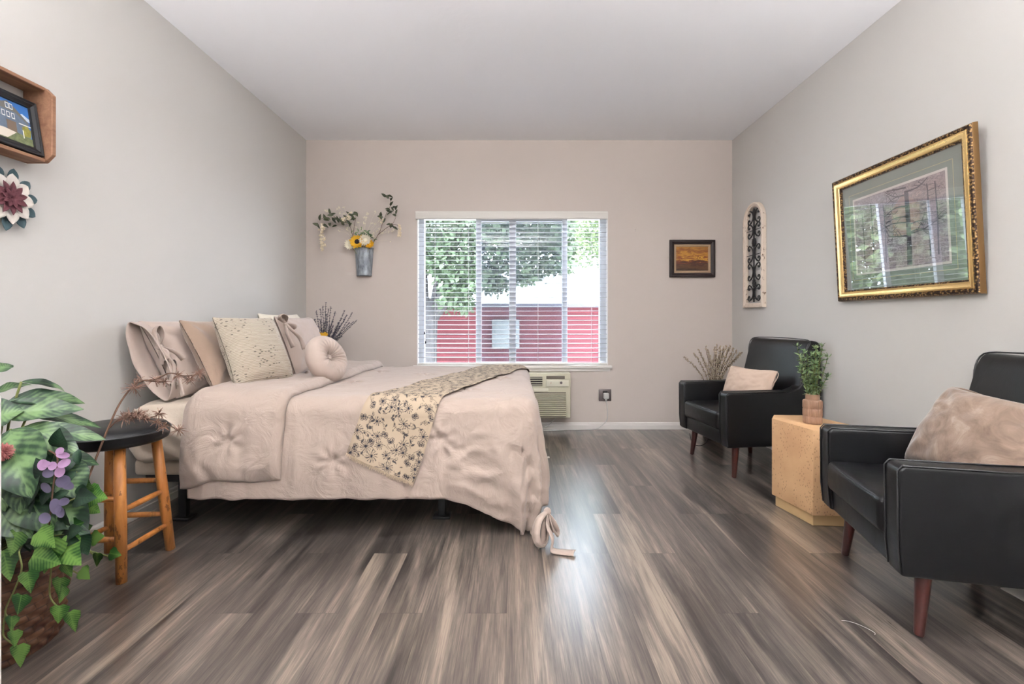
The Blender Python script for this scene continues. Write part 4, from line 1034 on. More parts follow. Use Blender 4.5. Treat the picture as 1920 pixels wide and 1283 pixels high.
def daisy(b, c, R, n, w, nrm=(0, -1, .2), layers=2, tilt=.25):
    n_ = Vector(nrm).normalized(); u = n_.orthogonal().normalized(); v = n_.cross(u)
    for L in range(layers):
        for k in range(n):
            a = 2*PI*(k+.5*L)/n+rnd.uniform(-.06, .06); d = (u*math.cos(a)+v*math.sin(a))*R*(1-.2*L)*rnd.uniform(.9, 1.05)
            b.leaf(c+d*.12, c+d+n_*R*(tilt+.2*L), w, -.06, n_, 2, 4, .15, shape=1.1)
FY = YB-.09
def flower(px, py, R, pet, cen, label, n=13, w=.012, nm='sunflower', Y=None):
    c = W(px, py, Y or FY); o = empty(nm, c); tag(o, label, 'flower'); b = mb(); daisy(b, c, R, n, w); b.build('petals', M[pet], o)
    b = mb(); b.ico(c+Vector((0, -.004, .001)), R*.36, 2, (1, .45, 1)); b.build('flower_centre', M[cen], o)
    b = mb(); b.tube([c+Vector((0, .006, 0)), Vector((c.x*.5+bc.x*.5, YB-.05, bc.z+hB*.75)), Vector((bc.x, YB-.04, bc.z+hB*.4))], .0022, 5); b.build('stem', M['greenstem'], o)
flower(670, 454, .074, 'yellow', 'darkcentre', 'yellow sunflower with dark centre at the front of the tin bucket', w=.028)
flower(693, 458, .046, 'yellow', 'yellow', 'small yellow flower at the right rim of the tin bucket', w=.020)
flower(685, 451, .062, 'cream', 'cream', 'cream daisy between the two yellow flowers in tin bucket', 16, .020, 'daisy', FY-.004)
flower(657, 459, .060, 'cream', 'cream', 'cream daisy hanging at the left rim of tin bucket', 16, .016, 'daisy', FY+.012)
def branch(name, label, cat, stems, leaves, lm, extra=None, Y=FY, seed=1, sr=.0026):
    rnd = random.Random(seed); r = empty(name, (bc.x, YB-.05, bc.z+hB)); tag(r, label, cat); b = mb()
    for s_ in stems:
        P = smooth_pts([W(px, py, yy) for px, py, yy in s_], 6); b.tube(P, [sr*(1-.5*i/len(P)) for i in range(len(P))], 6)
    b.build('stem', M['twig'], r)
    b = mb()
    for (px, py, dx, dy, l, w) in leaves:
        c = W(px, py, Y+rnd.uniform(-.015, .015)); d = Vector((dx, rnd.uniform(-.4, .1), -dy)).normalized(); b.leaf(c, c+d*l*1.25, w*1.25, .10, (rnd.uniform(-.3, .3), -1, rnd.uniform(0, .5)), 4, 6, .25)
    if leaves: b.build('leaves', M[lm], r)
    if extra: extra(r, rnd)
    return r
def blossoms(pts, m_, r0, sp, nm='blossom'):
    def f(r, rnd):
        b = mb()
        for (px, py, n) in pts:
            for k in range(n):
                c = W(px+rnd.gauss(0, sp[0]), py+rnd.gauss(0, sp[1]), FY+rnd.uniform(-.02, .02))
                for j in range(4):
                    d = Vector((rnd.gauss(0, 1), rnd.gauss(-.3, .8), rnd.gauss(0, 1))).normalized()*r0*rnd.uniform(.7, 1.2); b.leaf(c, c+d, r0*.7, .1, (0, -1, 0), 2, 3, .1)
        b.build(nm, M[m_], r)
    return f
lvL = []
rnd = random.Random(37)
for (px, py) in ((600, 414), (606, 411), (612, 414), (620, 412), (594, 418), (598, 423), (604, 420), (625, 404), (630, 400), (619, 402), (622, 408), (628, 408), (636, 418), (632, 423), (641, 419), (645, 423), (650, 418), (639, 413), (655, 412), (659, 418), (664, 414), (661, 406), (667, 398), (672, 401), (663, 397), (657, 421), (668, 410), (618, 418)):
    lvL.append((px, py, rnd.uniform(-1, .5), rnd.uniform(-.7, .8), rnd.uniform(.040, .060), rnd.uniform(.016, .024)))
branch('olive_branch', 'leafy branch arching left from the tin bucket with hanging cream blossom', 'branch',
       [[(674, 470, YB-.04), (662, 445, FY), (657, 425, FY), (648, 415, FY), (630, 409, FY), (610, 408, FY), (600, 412, FY)], [(668, 462, YB-.05), (663, 440, FY), (666, 415, FY), (668, 402, FY)], [(632, 410, FY), (624, 404, FY), (620, 398, FY)]], lvL, 'olive',
       blossoms([(605, 424+6*k, 5) for k in range(8)]+[(650, 409, 6), (655, 404, 4), (646, 412, 4)], 'peach', .020, (2.6, 2.4)), seed=2)
lvR = []
for (px, py) in ((727, 366), (724, 370), (732, 376), (729, 373), (735, 390), (732, 394), (738, 396), (729, 398), (733, 398), (741, 394), (735, 400), (743, 405), (736, 425), (732, 428), (739, 427), (734, 421), (716, 412), (719, 408), (718, 418), (714, 406), (742, 402), (731, 386)):
    lvR.append((px, py, rnd.uniform(-.6, .8), rnd.uniform(-1, .4), rnd.uniform(.032, .052), rnd.uniform(.013, .022)))
branch('olive_branch', 'thin branch rising right from the tin bucket with peach blossom tip', 'branch',
       [[(690, 470, YB-.04), (700, 455, FY), (712, 435, FY), (716, 422, FY), (724, 402, FY), (731, 388, FY), (732, 376, FY), (726, 365, FY)], [(708, 441, FY), (724, 428, FY), (736, 420, FY), (742, 408, FY)], [(736, 421, FY), (744, 422, FY), (749, 426, FY)]], lvR, 'olive',
       blossoms([(749, 424, 5), (750, 430, 5), (749, 436, 6), (749, 443, 4), (714, 408, 4), (717, 414, 4)], 'peach', .019, (1.6, 1.6)), seed=3)
# wispy pale sprays and green filler
def wisps(r, rnd):
    b = mb(); o0 = Vector((bc.x, YB-.05, bc.z+hB))
    for k in range(46):
        px, py = rnd.choice([(rnd.gauss(650, 20), rnd.gauss(425, 12)), (rnd.gauss(690, 16), rnd.gauss(415, 10)), (rnd.gauss(715, 14), rnd.gauss(435, 9)), (rnd.gauss(640, 12), rnd.gauss(395, 8))])
        e = W(px, py, YB-rnd.uniform(.02, .08)); mid = o0.lerp(e, .6)+Vector((0, 0, .03)); P = smooth_pts([o0, mid, e], 4); b.tube(P, .0007, 3, False)
        for j in range(7):
            d = Vector((rnd.gauss(0, 1), rnd.gauss(-.1, .3), rnd.gauss(0, .6))).normalized()*rnd.uniform(.008, .022); b.leaf(e, e+d, .006, .1, (0, -1, 0), 2, 3)
    b.build('pale_spray', M['cream'], r)
branch('pale_filler', 'wispy cream filler sprays fanning out behind the bucket flowers', 'flower', [[(680, 470, YB-.04), (680, 450, FY+.03), (684, 435, FY+.03)]], [], 'olive', wisps, seed=4, sr=.0015)
lg = []
for k in range(26): px, py = rnd.gauss(680, 9), rnd.gauss(440, 4.5); lg.append((px, py, rnd.gauss(0, 1), rnd.gauss(-.6, .6), .028, .010))
for k in range(10): px, py = rnd.gauss(697, 4), rnd.gauss(444, 4); lg.append((px, py, rnd.gauss(0, 1), rnd.gauss(-.6, .6), .026, .010))
branch('green_filler', 'short green leafy filler tucked above the sunflower in the bucket', 'plant', [[(680, 472, YB-.04), (680, 450, FY+.02), (682, 438, FY+.02)], [(688, 472, YB-.04), (694, 452, FY+.02), (697, 441, FY+.02)]], lg, 'plantgreen', None, Y=FY+.02, seed=5, sr=.002)

# ------------------------------------------------------------------ framed things
def ring(b, w, h, prof, z0=0):
    """mitred ring, profile (inset, depth toward -y)"""
    L = []
    for i, d in prof:
        L.append(b.add([(-w/2+i, -d, z0+i), (w/2-i, -d, z0+i), (w/2-i, -d, z0+h-i), (-w/2+i, -d, z0+h-i)]))
    for k in range(len(prof)-1):
        for j in range(4): b.face((L[k]+j, L[k]+(j+1) % 4, L[k+1]+(j+1) % 4, L[k+1]+j))
def rect(b, x0, x1, z0, z1, d): i = b.add([(x0, -d, z0), (x1, -d, z0), (x1, -d, z1), (x0, -d, z1)]); b.face((i, i+1, i+2, i+3))
# big picture on right wall
PWd, PHt = .925, .750
fm = frame_mat((2.052, 2.548, 1.147), (0, -1, 0), (-.052, 0, 1)); fr = empty('framed_print', mat=fm)
tag(fr, 'large gold framed winter woodland print with sage mat on right wall', 'picture')
b = mb(); b.cur = 2; ring(b, PWd, PHt, [(0, 0), (.002, .020), (.004, .024)]); b.cur = 0; ring(b, PWd, PHt, [(.004, .024), (.009, .030), (.018, .032), (.024, .028)])
b.cur = 1; ring(b, PWd, PHt, [(.024, .028), (.026, .032), (.034, .035), (.045, .031), (.056, .022), (.058, .020)]); b.cur = 0; ring(b, PWd, PHt, [(.058, .020), (.066, .016), (.068, .004)])
b.cur = 2; rect(b, -PWd/2+.001, PWd/2-.001, .001, PHt-.001, .001)
b.build('frame', [M['orn'], M['gold'], M['golddark']], fr, local=True, auto=35)
b = mb(); rect(b, -PWd/2+.066, PWd/2-.066, .066, PHt-.066, .006); b.build('mat_board', M['mat_green'], fr, local=True, smooth=False)
b = mb(); ring(b, PWd-.24, PHt-.24, [(0, .0068), (.0028, .0068)], .12); b.build('mat_line', M['mat_line'], fr, local=True, smooth=False)
wq, hq = PWd-.30, PHt-.30
b = mb(); ring(b, wq, hq, [(0, .0070), (.012, .0070)], .15); b.build('mat_bevel', M['mat_white'], fr, local=True, smooth=False)
b = mb(); rect(b, -wq/2+.010, wq/2-.010, .16, .15+hq-.010, .0066); o = b.build('print_sheet', M['print'], fr, local=True, smooth=False)
b = mb(); rnd = random.Random(44)
x0q, x1q, z0q, z1q = -wq/2+.013, wq/2-.013, .163, .15+hq-.013
def ink(pts, w0, w1):
    P = smooth_pts([(x, 0, z) for x, z in pts], 4); n = len(P)
    for i in range(n-1):
        a, c = P[i], P[i+1]; wa = w0+(w1-w0)*i/n; wb = w0+(w1-w0)*(i+1)/n; t = (c-a).normalized(); nn = Vector((-t.z, 0, t.x))
        q = [a+nn*wa, a-nn*wa, c-nn*wb, c+nn*wb]
        if any(not (x0q < p.x < x1q and z0q < p.z < z1q) for p in q): continue
        k = b.add([(p.x, -.0069, p.z) for p in q]); b.face((k, k+1, k+2, k+3))
b.cur = 1; q = b.add([(-.02, -.0067, .33), (.15, -.0067, .33), (.15, -.0067, .47), (.06, -.0067, .545), (-.03, -.0067, .47)]); b.face((q, q+1, q+2, q+3, q+4)); b.cur = 0
def tr2(x, z0, z1, w, nb_, L):
    ink([(x, z0), (x+.004, (z0+z1)/2), (x-.002, z1)], w, w*.75)
    for i in range(nb_):
        z = z0+(z1-z0)*(.35+.6*rnd.random()); sg = rnd.choice((-1, 1)); l = L*rnd.uniform(.5, 1)
        m1 = (x+sg*l*.5, z+l*.05); e = (x+sg*l, z+l*rnd.uniform(-.15, .4)); ink([(x, z), m1, e], w*.28, w*.06)
        for j in range(4):
            u = rnd.uniform(.3, 1); s0 = (x+(e[0]-x)*u, z+(e[1]-z)*u); ink([s0, (s0[0]+sg*l*.2, s0[1]+rnd.uniform(-.03, .04)), (s0[0]+sg*l*.35, s0[1]+rnd.uniform(-.06, .06))], w*.12, w*.03)
tr2(.075, .17, .59, .016, 11, .24); tr2(.20, .20, .59, .0045, 8, .12); tr2(.245, .20, .59, .0045, 8, .12); tr2(-.17, .2, .55, .0035, 8, .14); tr2(-.24, .2, .50, .003, 6, .1); tr2(-.08, .2, .52, .003, 6, .1)
b.build('printed_trees', [M['printtree'], M['printhouse']], o, local=True, smooth=False)
b = mb(); b.box(-PWd/2+.060, PWd/2-.060, -.0125, -.011, .060, PHt-.060); b.build('glazing', M['pglass'], fr, local=True, smooth=False)

# small painting on back wall
sx_ = (pxX(1256, YB-.02)+pxX(1341, YB-.02))/2; sw = pxX(1341, YB-.02)-pxX(1256, YB-.02); sz0 = pzZ(520, YB-.02); sh = pzZ(450, YB-.02)-sz0
pt = empty('sunset_painting', mat=frame_mat((sx_, YB-.001, sz0), (1, 0, 0), (0, 0, 1))); tag(pt, 'small sunset seascape painting in a dark frame on back wall', 'painting')
b = mb(); ring(b, sw, sh, [(0, 0), (0, .024), (.006, .030), (.020, .030), (.030, .022), (.040, .020), (.042, .012)]); rect(b, -sw/2, sw/2, 0, sh, .0005); b.build('frame', M['darkframe'], pt, local=True, smooth=False)
b = mb(); ring(b, sw-.084, sh-.084, [(0, .016), (.010, .018), (.018, .014), (.022, .008)], .042); b.build('liner', M['linen'], pt, local=True, smooth=False)
b = mb(); rect(b, -sw/2+.060, sw/2-.060, .060, sh-.060, .009); b.build('canvas', M['sunset'], pt, local=True, smooth=False)
for px in (1191,):
    b = mb(); c = W(px, 431, YB); b.tube([(c.x, YB-.006, c.z), (c.x, YB, c.z)], .0022, 6); b.tube([(c.x+.001, YB-.004, c.z-.012), (c.x+.001, YB, c.z-.012)], .0018, 6)
    o = b.build('wall_nail', M['plate']); tag(o, 'tiny nails left in the back wall right of the window', 'nail')

# arched iron decor on right wall
aw = (2.05*F/(1399-VX)-2.03*F/(1437-VX)); ay = (2.04*F/(1399-VX)+2.04*F/(1437-VX))/2; az = 1.140; ah = .895; aw = .335
ad = empty('arched_wall_decor', mat=frame_mat((XR-.001, 4.095, az), (0, -1, 0), (0, 0, 1))); tag(ad, 'distressed white arched frame with black iron scrollwork on right wall', 'wall decor')
def arch(w, h, z0, n=20):
    r = w/2; pts = [(-r, z0), (r, z0)]
    pts += [(r*math.cos(PI*k/n), z0+h-r+r*math.sin(PI*k/n)) for k in range(n+1)]; return pts
def archring(b, prof):
    L = []
    for i, d in prof: pts = arch(aw-2*i, ah-2*i, i); L.append(b.add([(x, -d, z) for x, z in pts])); n = len(pts)
    for k in range(len(prof)-1):
        for j in range(n): b.face((L[k]+j, L[k]+(j+1) % n, L[k+1]+(j+1) % n, L[k+1]+j))
b = mb(); archring(b, [(0, 0), (0, .030), (.006, .036), (.020, .036), (.024, .030), (.032, .030), (.038, .024), (.038, .001)]); b.build('frame', M['shabby'], ad, local=True, auto=35)
b = mb(); iy = -.018
def scroll(cx, cz, R, a0, turns, sg):
    P = []
    for k in range(19):
        t = k/18; a = a0+sg*turns*2*PI*t; r = R*(1-.72*t); P.append((cx+r*math.cos(a), iy, cz+r*math.sin(a)))
    b.tube(P, .0055, 6)
def cscroll(x, z0, z1, sg):
    # C shape opening outward with curled ends
    zc = (z0+z1)/2; hh = (z1-z0)/2; P = [(x+sg*(.080-.070*math.cos(t)), iy, zc+hh*math.sin(t)) for t in [(-1.25+2.5*k/16) for k in range(17)]]
    b.tube(P, .0062, 6)
    for s2 in (-1, 1):
        ex, ez = P[-1][0] if s2 > 0 else P[0][0], P[-1][2] if s2 > 0 else P[0][2]
        scroll(ex+sg*.018, ez-s2*.020, .027, (PI/2 if s2 > 0 else -PI/2)+(.4*sg*s2), .85, -sg*s2)
b.tube([(0, iy, .045), (0, iy, ah-.05)], .0062, 8)
segs = [(.06, .19), (.235, .375), (.39, .53), (.60, .715), (.72, .835)]
for z0_, z1_ in segs:
    for sg in (-1, 1): cscroll(.004*sg, z0_, z1_, sg)
for z, r in ((.21, .026), (.555, .032), (.86-.04, .016)):
    b.ico((0, iy, z), r, 2, (1, .35, 1.25))
    for k in range(8): a = 2*PI*k/8; b.ico((.9*r*math.cos(a), iy, z+1.15*r*math.sin(a)), .010, 1, (1, .5, 1))
b.tube([(-aw/2+.044, iy, .075), (aw/2-.044, iy, .075)], .0035, 6)
for z in (.16, .45, .66): b.tube([(-aw/2+.046, iy, z), (0, iy, z)], .003, 6); b.tube([(0, iy, z), (aw/2-.046, iy, z)], .003, 6)
b.build('iron_scrollwork', M['iron'], ad, local=True)

# ------------------------------------------------------------------ crate shelf on left wall
CY0, CY1, CZ0, CZ1, CD = 1.36, 1.945, 1.665, 1.965, .118; XW = XL
cr = empty('crate_shelf', (XW, (CY0+CY1)/2, CZ0)); tag(cr, 'brown wooden crate mounted as a shelf high on left wall', 'shelf')
for y0, y1 in ((CY1-.018, CY1), (CY0, CY0+.018)):
    b = mb()
    b.prism([(XW, CZ0), (XW+CD-.03, CZ0), (XW+CD, CZ0+.03), (XW+CD, CZ1-.03), (XW+CD-.03, CZ1), (XW, CZ1)], y0, y1, .002, 1, axes=(0, 2, 1))
    b.build('end_panel', M['crate'], cr, smooth=False)
b = mb(); b.rbox(XW, XW+CD-.028, CY0+.018, CY1-.018, CZ0, CZ0+.014, .002, 1); b.build('bottom_board', M['crate'], cr, smooth=False)
b = mb(); b.rbox(XW, XW+CD-.028, CY0+.018, CY1-.018, CZ1-.014, CZ1, .002, 1); b.build('top_board', M['crate'], cr, smooth=False)
b = mb(); b.box(XW+.001, XW+.010, CY0+.018, CY1-.018, CZ0+.014, CZ0+.13); b.box(XW+.001, XW+.010, CY0+.018, CY1-.018, CZ0+.145, CZ1-.055); b.build('back_slats', M['crate_dark'], cr, smooth=False)
# framed house photo in crate
hw_, hh_ = .36, .215
hp = empty('framed_photo', mat=frame_mat((XW+.078, CY1-.024-hw_/2, CZ0+.0165), (0, 1, 0), (-.16, 0, 1))); tag(hp, 'black framed photo of a grey house standing in wall crate', 'picture')
b = mb(); ring(b, hw_, hh_, [(0, 0), (0, .016), (.003, .018), (.010, .016), (.014, .018), (.024, .012), (.027, .012), (.029, .004)]); rect(b, -hw_/2, hw_/2, 0, hh_, .0005); b.build('frame', M['black'], hp, local=True, smooth=False)
b = mb(); pm = [simple('photo_sky', rgb(52, 110, 178), .5), simple('photo_cloud', rgb(200, 212, 226), .5), simple('photo_siding', rgb(98, 112, 130), .5, var=.12, vs=60), simple('photo_roof', rgb(108, 104, 98), .5), simple('photo_white', rgb(226, 226, 222), .5), simple('photo_lawn', rgb(104, 112, 78), .5, var=.3, vs=90), simple('photo_garage', rgb(116, 98, 84), .5), simple('photo_drive', rgb(206, 196, 182), .5), simple('photo_tree', rgb(138, 134, 62), .5, var=.3, vs=90)]
X0, X1, Z0_, Z1_ = -hw_/2+.028, hw_/2-.028, .028, hh_-.028
def poly(mi, pts, d): b.cur = mi; k = b.add([(X0+(X1-X0)*(x if d < .0051 else .42+.58*x), -d, Z0_+(Z1_-Z0_)*z) for x, z in pts]); b.face(list(range(k, k+len(pts))))
poly(0, [(0, 0), (1, 0), (1, 1), (0, 1)], .0050); poly(1, [(.72, .70), (.86, .64), (1, .62), (1, .70), (.85, .78)], .0052)
poly(2, [(.0, .22), (.95, .22), (.95, .60), (.80, .68), (.62, .90), (.30, .92), (0, .80)], .0054)
poly(3, [(.25, .80), (.55, .97), (.72, .84), (.98, .58), (.98, .54), (.70, .74), (.30, .76)], .0056)
poly(6, [(.48, .24), (.68, .24), (.68, .50), (.48, .50)], .0058); poly(5, [(-.7, 0), (1, 0), (1, .20), (.6, .26), (-.7, .26)], .0058); poly(7, [(.1, .04), (.45, .04), (.66, .24), (.4, .27), (0, .22)], .0060)
poly(8, [(.80, .22), (.97, .22), (.99, .42), (.90, .50), (.80, .44)], .0060)
for x, z in ((.50, .56), (.60, .56), (.30, .56), (.40, .56), (.50, .78), (.58, .78)): poly(4, [(x, z), (x+.07, z), (x+.07, z+.14), (x, z+.14)], .0062); poly(2, [(x+.01, z+.02), (x+.06, z+.02), (x+.06, z+.12), (x+.01, z+.12)], .0064)
poly(4, [(.74, .49), (1, .49), (1, .515), (.74, .515)], .0062); poly(4, [(.80, .16), (.82, .16), (.82, .36), (.80, .36)], .0062)
b.build('photo', pm, hp, local=True, smooth=False)

# metal flower on left wall
fc = Vector((XL+.028, 1.838, EYE+(VY-371)*1.838/F)); wf = empty('wall_flower', mat=frame_mat(fc, (0, 1, 0), (0, 0, 1))); tag(wf, 'white and burgundy layered flower ornament with teal leaves on left wall', 'wall decor')
def petals(nm, m_, n, R, w, off, y, sag=.05, r0=.15, sh=.9, jit=0):
    b = mb()
    for k in range(n):
        a = 2*PI*(k+off)/n; d = Vector((math.cos(a), 0, math.sin(a))); yy = Vector((0, y, 0)); rr = R*(1+jit*math.sin(k*2.3))
        b.leaf(d*R*r0+yy, d*rr+yy+Vector((0, -.008, 0)), w, sag, (0, -1, 0), 4, 8, .30, shape=sh)
    return b.build(nm, M[m_], wf, local=True, solid=.0015)
petals('teal_leaves', 'teal', 11, .126, .040, .3, .012, r0=.4, sh=1.3)
petals('white_petals', 'offwhite', 9, .100, .050, 0, .002, r0=.2, sh=1.2)
petals('burgundy_petals', 'wine', 11, .066, .026, .5, -.010, r0=.05)
petals('inner_petals', 'wine', 9, .040, .020, .2, -.018, r0=.05)
b = mb(); rnd = random.Random(6)
for k in range(50):
    a = rnd.uniform(0, 2*PI); r = rnd.uniform(.015, .045); b.leaf((0, -.016, 0), (r*math.cos(a), -.022-.012*(1-r/.045), r*math.sin(a)), .009, .15, (0, -1, 0), 2, 4, .3)
b.build('stamens', M['wine'], wf, local=True)
b = mb(); b.tube([(0, .026, 0), (0, -.014, 0)], [.020, .010], 12); b.build('hub', M['wine'], wf, local=True)

# ------------------------------------------------------------------ basket and plants at lower left
bx, by, bh = -1.665, 1.505, .325
ba = empty('woven_basket', (bx, by, 0)); tag(ba, 'brown woven basket on the floor at the lower left corner', 'basket')
NR = 14
def bsk(u, v):
    a = 2*PI*u; z = bh*v; row = int(min(v*NR, NR-1e-6)); fr_ = v*NR-row
    r = .178+.022*math.sin(min(1, v*1.15)*PI*.55)+.0055*math.sin(a*22+PI*(row % 2)+v*14)*math.sin(PI*fr_)**.5+.002*math.sin(PI*fr_)
    return (bx+r*math.cos(a), by+r*math.sin(a), z)
b = mb(); b.grid(bsk, 264, NR*5, closeu=False, uvs=lambda u, v: (u*22+v*2.3, v*NR*.5)); b.build('basket_body', M['basket'], ba)
b = mb(); P = [(bx+.199*math.cos(2*PI*k/60), by+.199*math.sin(2*PI*k/60), bh+.004*math.sin(k*1.5)) for k in range(61)]; b.tube(P, .011, 8, False); b.build('rim', M['basket'], ba)
b = mb(); b.lathe([(.001, .27), (.19, .27)], (bx, by, 0), 30, cap=False); b.build('moss_fill', M['soil'], ba)

rnd = random.Random(51)
bp = empty('leafy_plant', (bx, by, .27)); tag(bp, 'large variegated green artificial plant arching out of the woven basket', 'plant')
b = mb(); sb_ = mb()
root = Vector((bx, by, .28))
# (base px,py,Y, tip px,py,Y, width, sag, wave)
big = [((-12, 738, 1.50), (60, 722, 1.58), .045, .10), ((40, 716, 1.52), (122, 735, 1.64), .030, .12), ((15, 752, 1.50), (160, 757, 1.66), .070, .10), ((-10, 775, 1.48), (158, 768, 1.58), .085, .05),
       ((52, 778, 1.52), (190, 803, 1.66), .040, .10), ((48, 805, 1.50), (200, 825, 1.58), .060, .08), ((55, 845, 1.48), (186, 872, 1.60), .065, .08), ((45, 800, 1.50), (150, 850, 1.52), .085, .05),
       ((-15, 700, 1.48), (22, 684, 1.55), .05, .1), ((-30, 790, 1.46), (45, 770, 1.50), .11, .06),
       ((20, 805, 1.44), (60, 935, 1.36), .150, .10), ((60, 830, 1.47), (38, 965, 1.38), .120, .08), ((110, 872, 1.50), (152, 935, 1.46), .105, .06), ((95, 930, 1.48), (165, 995, 1.46), .10, .05),
       ((30, 895, 1.44), (100, 1000, 1.40), .12, .05), ((-20, 840, 1.42), (10, 960, 1.38), .12, .06), ((60, 980, 1.44), (170, 1000, 1.46), .075, .05), ((0, 940, 1.40), (60, 1010, 1.38), .10, .05)]
for (p, q, w, sg) in big:
    P, Q = W(*p), W(*q); b.leaf(P, Q, w, sg, (rnd.uniform(-.1, .5), -rnd.uniform(.3, .9), .7), 8, 16, .22, wave=.10, shape=.80, seed=rnd.uniform(0, 6))
    m1 = root.lerp(P, .6)+Vector((0, 0, .04)); sb_.tube(smooth_pts([root+Vector((rnd.uniform(-.04, .04), rnd.uniform(-.04, .04), 0)), m1, P], 5), .0035, 5)
b.build('large_leaves', M['bigleaf'], bp)
b = mb()
for k in range(95):
    px, py = rnd.uniform(-30, 150), rnd.uniform(840, 1035); Y = rnd.uniform(1.40, 1.60)
    if px > 120 and py > 1010: continue
    P = W(px, py, Y); a = rnd.uniform(0, 2*PI); d = Vector((math.cos(a), -.3, math.sin(a)*.8-.2)).normalized(); l = rnd.uniform(.05, .10)
    b.leaf(P, P+d*l, l*.55, .10, (rnd.uniform(-.4, .4), -1, .5), 4, 6, .2, wave=.06, seed=k)
    if k % 4 == 0: sb_.tube([root, root.lerp(P, .5)+Vector((0, 0, .03)), P], .002, 4)
b.build('inner_leaves', M['darkleaf'], bp); sb_.build('stems', M['greenstem'], bp)

def ivy_leaf(b, c, d, l, nrm):
    """lobed ivy leaf"""
    d = Vector(d).normalized(); n = Vector(nrm); sd = d.cross(n).normalized(); n = sd.cross(d)
    out = [(0, 0), (.25, .42), (.05, .62), (.45, .50), (.62, .28), (1.0, 0), (.62, -.28), (.45, -.50), (.05, -.62), (.25, -.42)]
    out = [(0, .0), (-.06, .22), (.10, .50), (.34, .46), (.52, .30), (.78, .16), (1.0, 0), (.78, -.16), (.52, -.30), (.34, -.46), (.10, -.50), (-.06, -.22)]
    i0 = b.add([Vector(c)+d*(.35*l)+n*(-.04*l)]+[Vector(c)+d*(x*l)+sd*(y*l)+n*(-.16*l*abs(y)-.10*l*x*x) for x, y in out]); k = len(out)
    for j in range(k):
        j2 = (j+1) % k; b.face((i0, i0+1+j, i0+1+j2), [(.5, .35), (.5+out[j][1]*.9, out[j][0]), (.5+out[j2][1]*.9, out[j2][0])])
iv = empty('trailing_ivy', (bx, by, .30)); tag(iv, 'green trailing ivy vines hanging over the woven basket rim', 'ivy')
b = mb(); vines = [[(45, 1020, 1.44), (36, 1035, 1.36), (41, 1065, 1.345), (30, 1100, 1.345), (10, 1146, 1.35), (22, 1165, 1.345), (26, 1195, 1.345), (34, 1225, 1.345)],
                   [(105, 1025, 1.48), (98, 1055, 1.43), (93, 1110, 1.425), (102, 1132, 1.42), (124, 1148, 1.43)], [(10, 1150, 1.35), (6, 1190, 1.35), (20, 1205, 1.345), (32, 1212, 1.345)],
                   [(120, 1010, 1.50), (150, 1022, 1.58), (175, 1040, 1.64), (182, 1048, 1.64)], [(100, 1050, 1.44), (120, 1062, 1.44), (150, 1078, 1.50)], [(125, 1010, 1.52), (160, 1030, 1.62), (205, 1044, 1.70)],
                   [(120, 985, 1.5), (150, 935, 1.5), (158, 905, 1.52)]]
for v in vines: b.tube(smooth_pts([W(*p) for p in v], 5), .0022, 5)
b.build('vines', M['greenstem'], iv)
b = mb()
for (px, py, Y, dx, dz, l) in ((50, 1075, 1.335, .25, -1, .060), (40, 1118, 1.335, -.15, -1, .055), (22, 1158, 1.335, .0, -1, .040), (26, 1185, 1.335, .1, -1, .045), (34, 1212, 1.335, .15, -1, .062),
                               (113, 1086, 1.415, -.05, -1, .055), (118, 1102, 1.41, -.2, -1, .050), (111, 1138, 1.415, .0, -1, .052), (130, 1150, 1.415, .35, -1, .062), (120, 1058, 1.42, .6, -1, .048),
                               (108, 1022, 1.39, .8, -.6, .095), (92, 1012, 1.38, -.1, -1, .10), (60, 1045, 1.37, 1, -.2, .09), (5, 1035, 1.37, .3, -1, .09), (150, 1072, 1.49, .5, -.3, .045), (182, 1040, 1.63, 0, -1, .045), (205, 1040, 1.68, 1, -.1, .045),
                               (158, 1010, 1.5, .1, -1, .050), (160, 930, 1.5, 1, -.1, .075), (160, 925, 1.5, .1, 1, .055), (155, 945, 1.5, 1, -.5, .065), (150, 1000, 1.5, .7, .4, .05), (130, 990, 1.45, .9, .3, .05), (170, 1012, 1.56, .9, .2, .05), (70, 1000, 1.36, .7, -.5, .07), (30, 1000, 1.36, -.2, -1, .07)):
    ivy_leaf(b, W(px, py-2, Y), (dx, -.15, dz), l, (rnd.uniform(-.25, .25), -1, .35))
b.build('ivy_leaves', M['ivy'], iv)

eu = empty('lilac_eucalyptus', (bx, by, .30)); tag(eu, 'lilac eucalyptus stem with round petals among the basket leaves', 'plant')
b = mb(); b.tube(smooth_pts([W(90, 1010, 1.42), W(95, 960, 1.34), W(100, 910, 1.33), W(108, 860, 1.33), W(92, 845, 1.33)], 5), .0022, 5); b.build('stem', M['twig'], eu)
def disc(b, px, py, Y, rw, rh, tilt):
    c = W(px, py, Y); n = Vector((rnd.uniform(-.3, .3), -1, rnd.uniform(-.2, .5))).normalized(); u = Vector((math.cos(tilt), 0, math.sin(tilt))); u = (u-n*u.dot(n)).normalized(); v = n.cross(u)
    k = 16; i0 = b.add([c-n*.003]+[c+u*rw*math.cos(2*PI*j/k)+v*rh*math.sin(2*PI*j/k) for j in range(k)])
    for j in range(k): b.face((i0, i0+1+j, i0+1+(j+1) % k))
b = mb()
for px, py, w, h, t in ((112, 846, .011, .008, .2), (118, 854, .013, .007, -.1), (120, 869, .013, .009, .5), (112, 885, .013, .011, .9), (84, 870, .014, .007, .0), (80, 872, .010, .012, 0), (98, 874, .009, .010, 1)): disc(b, px, py, 1.32, w*1.25, h*1.25, t)
b.build('pink_petals', M['pinkleaf'], eu)
b = mb()
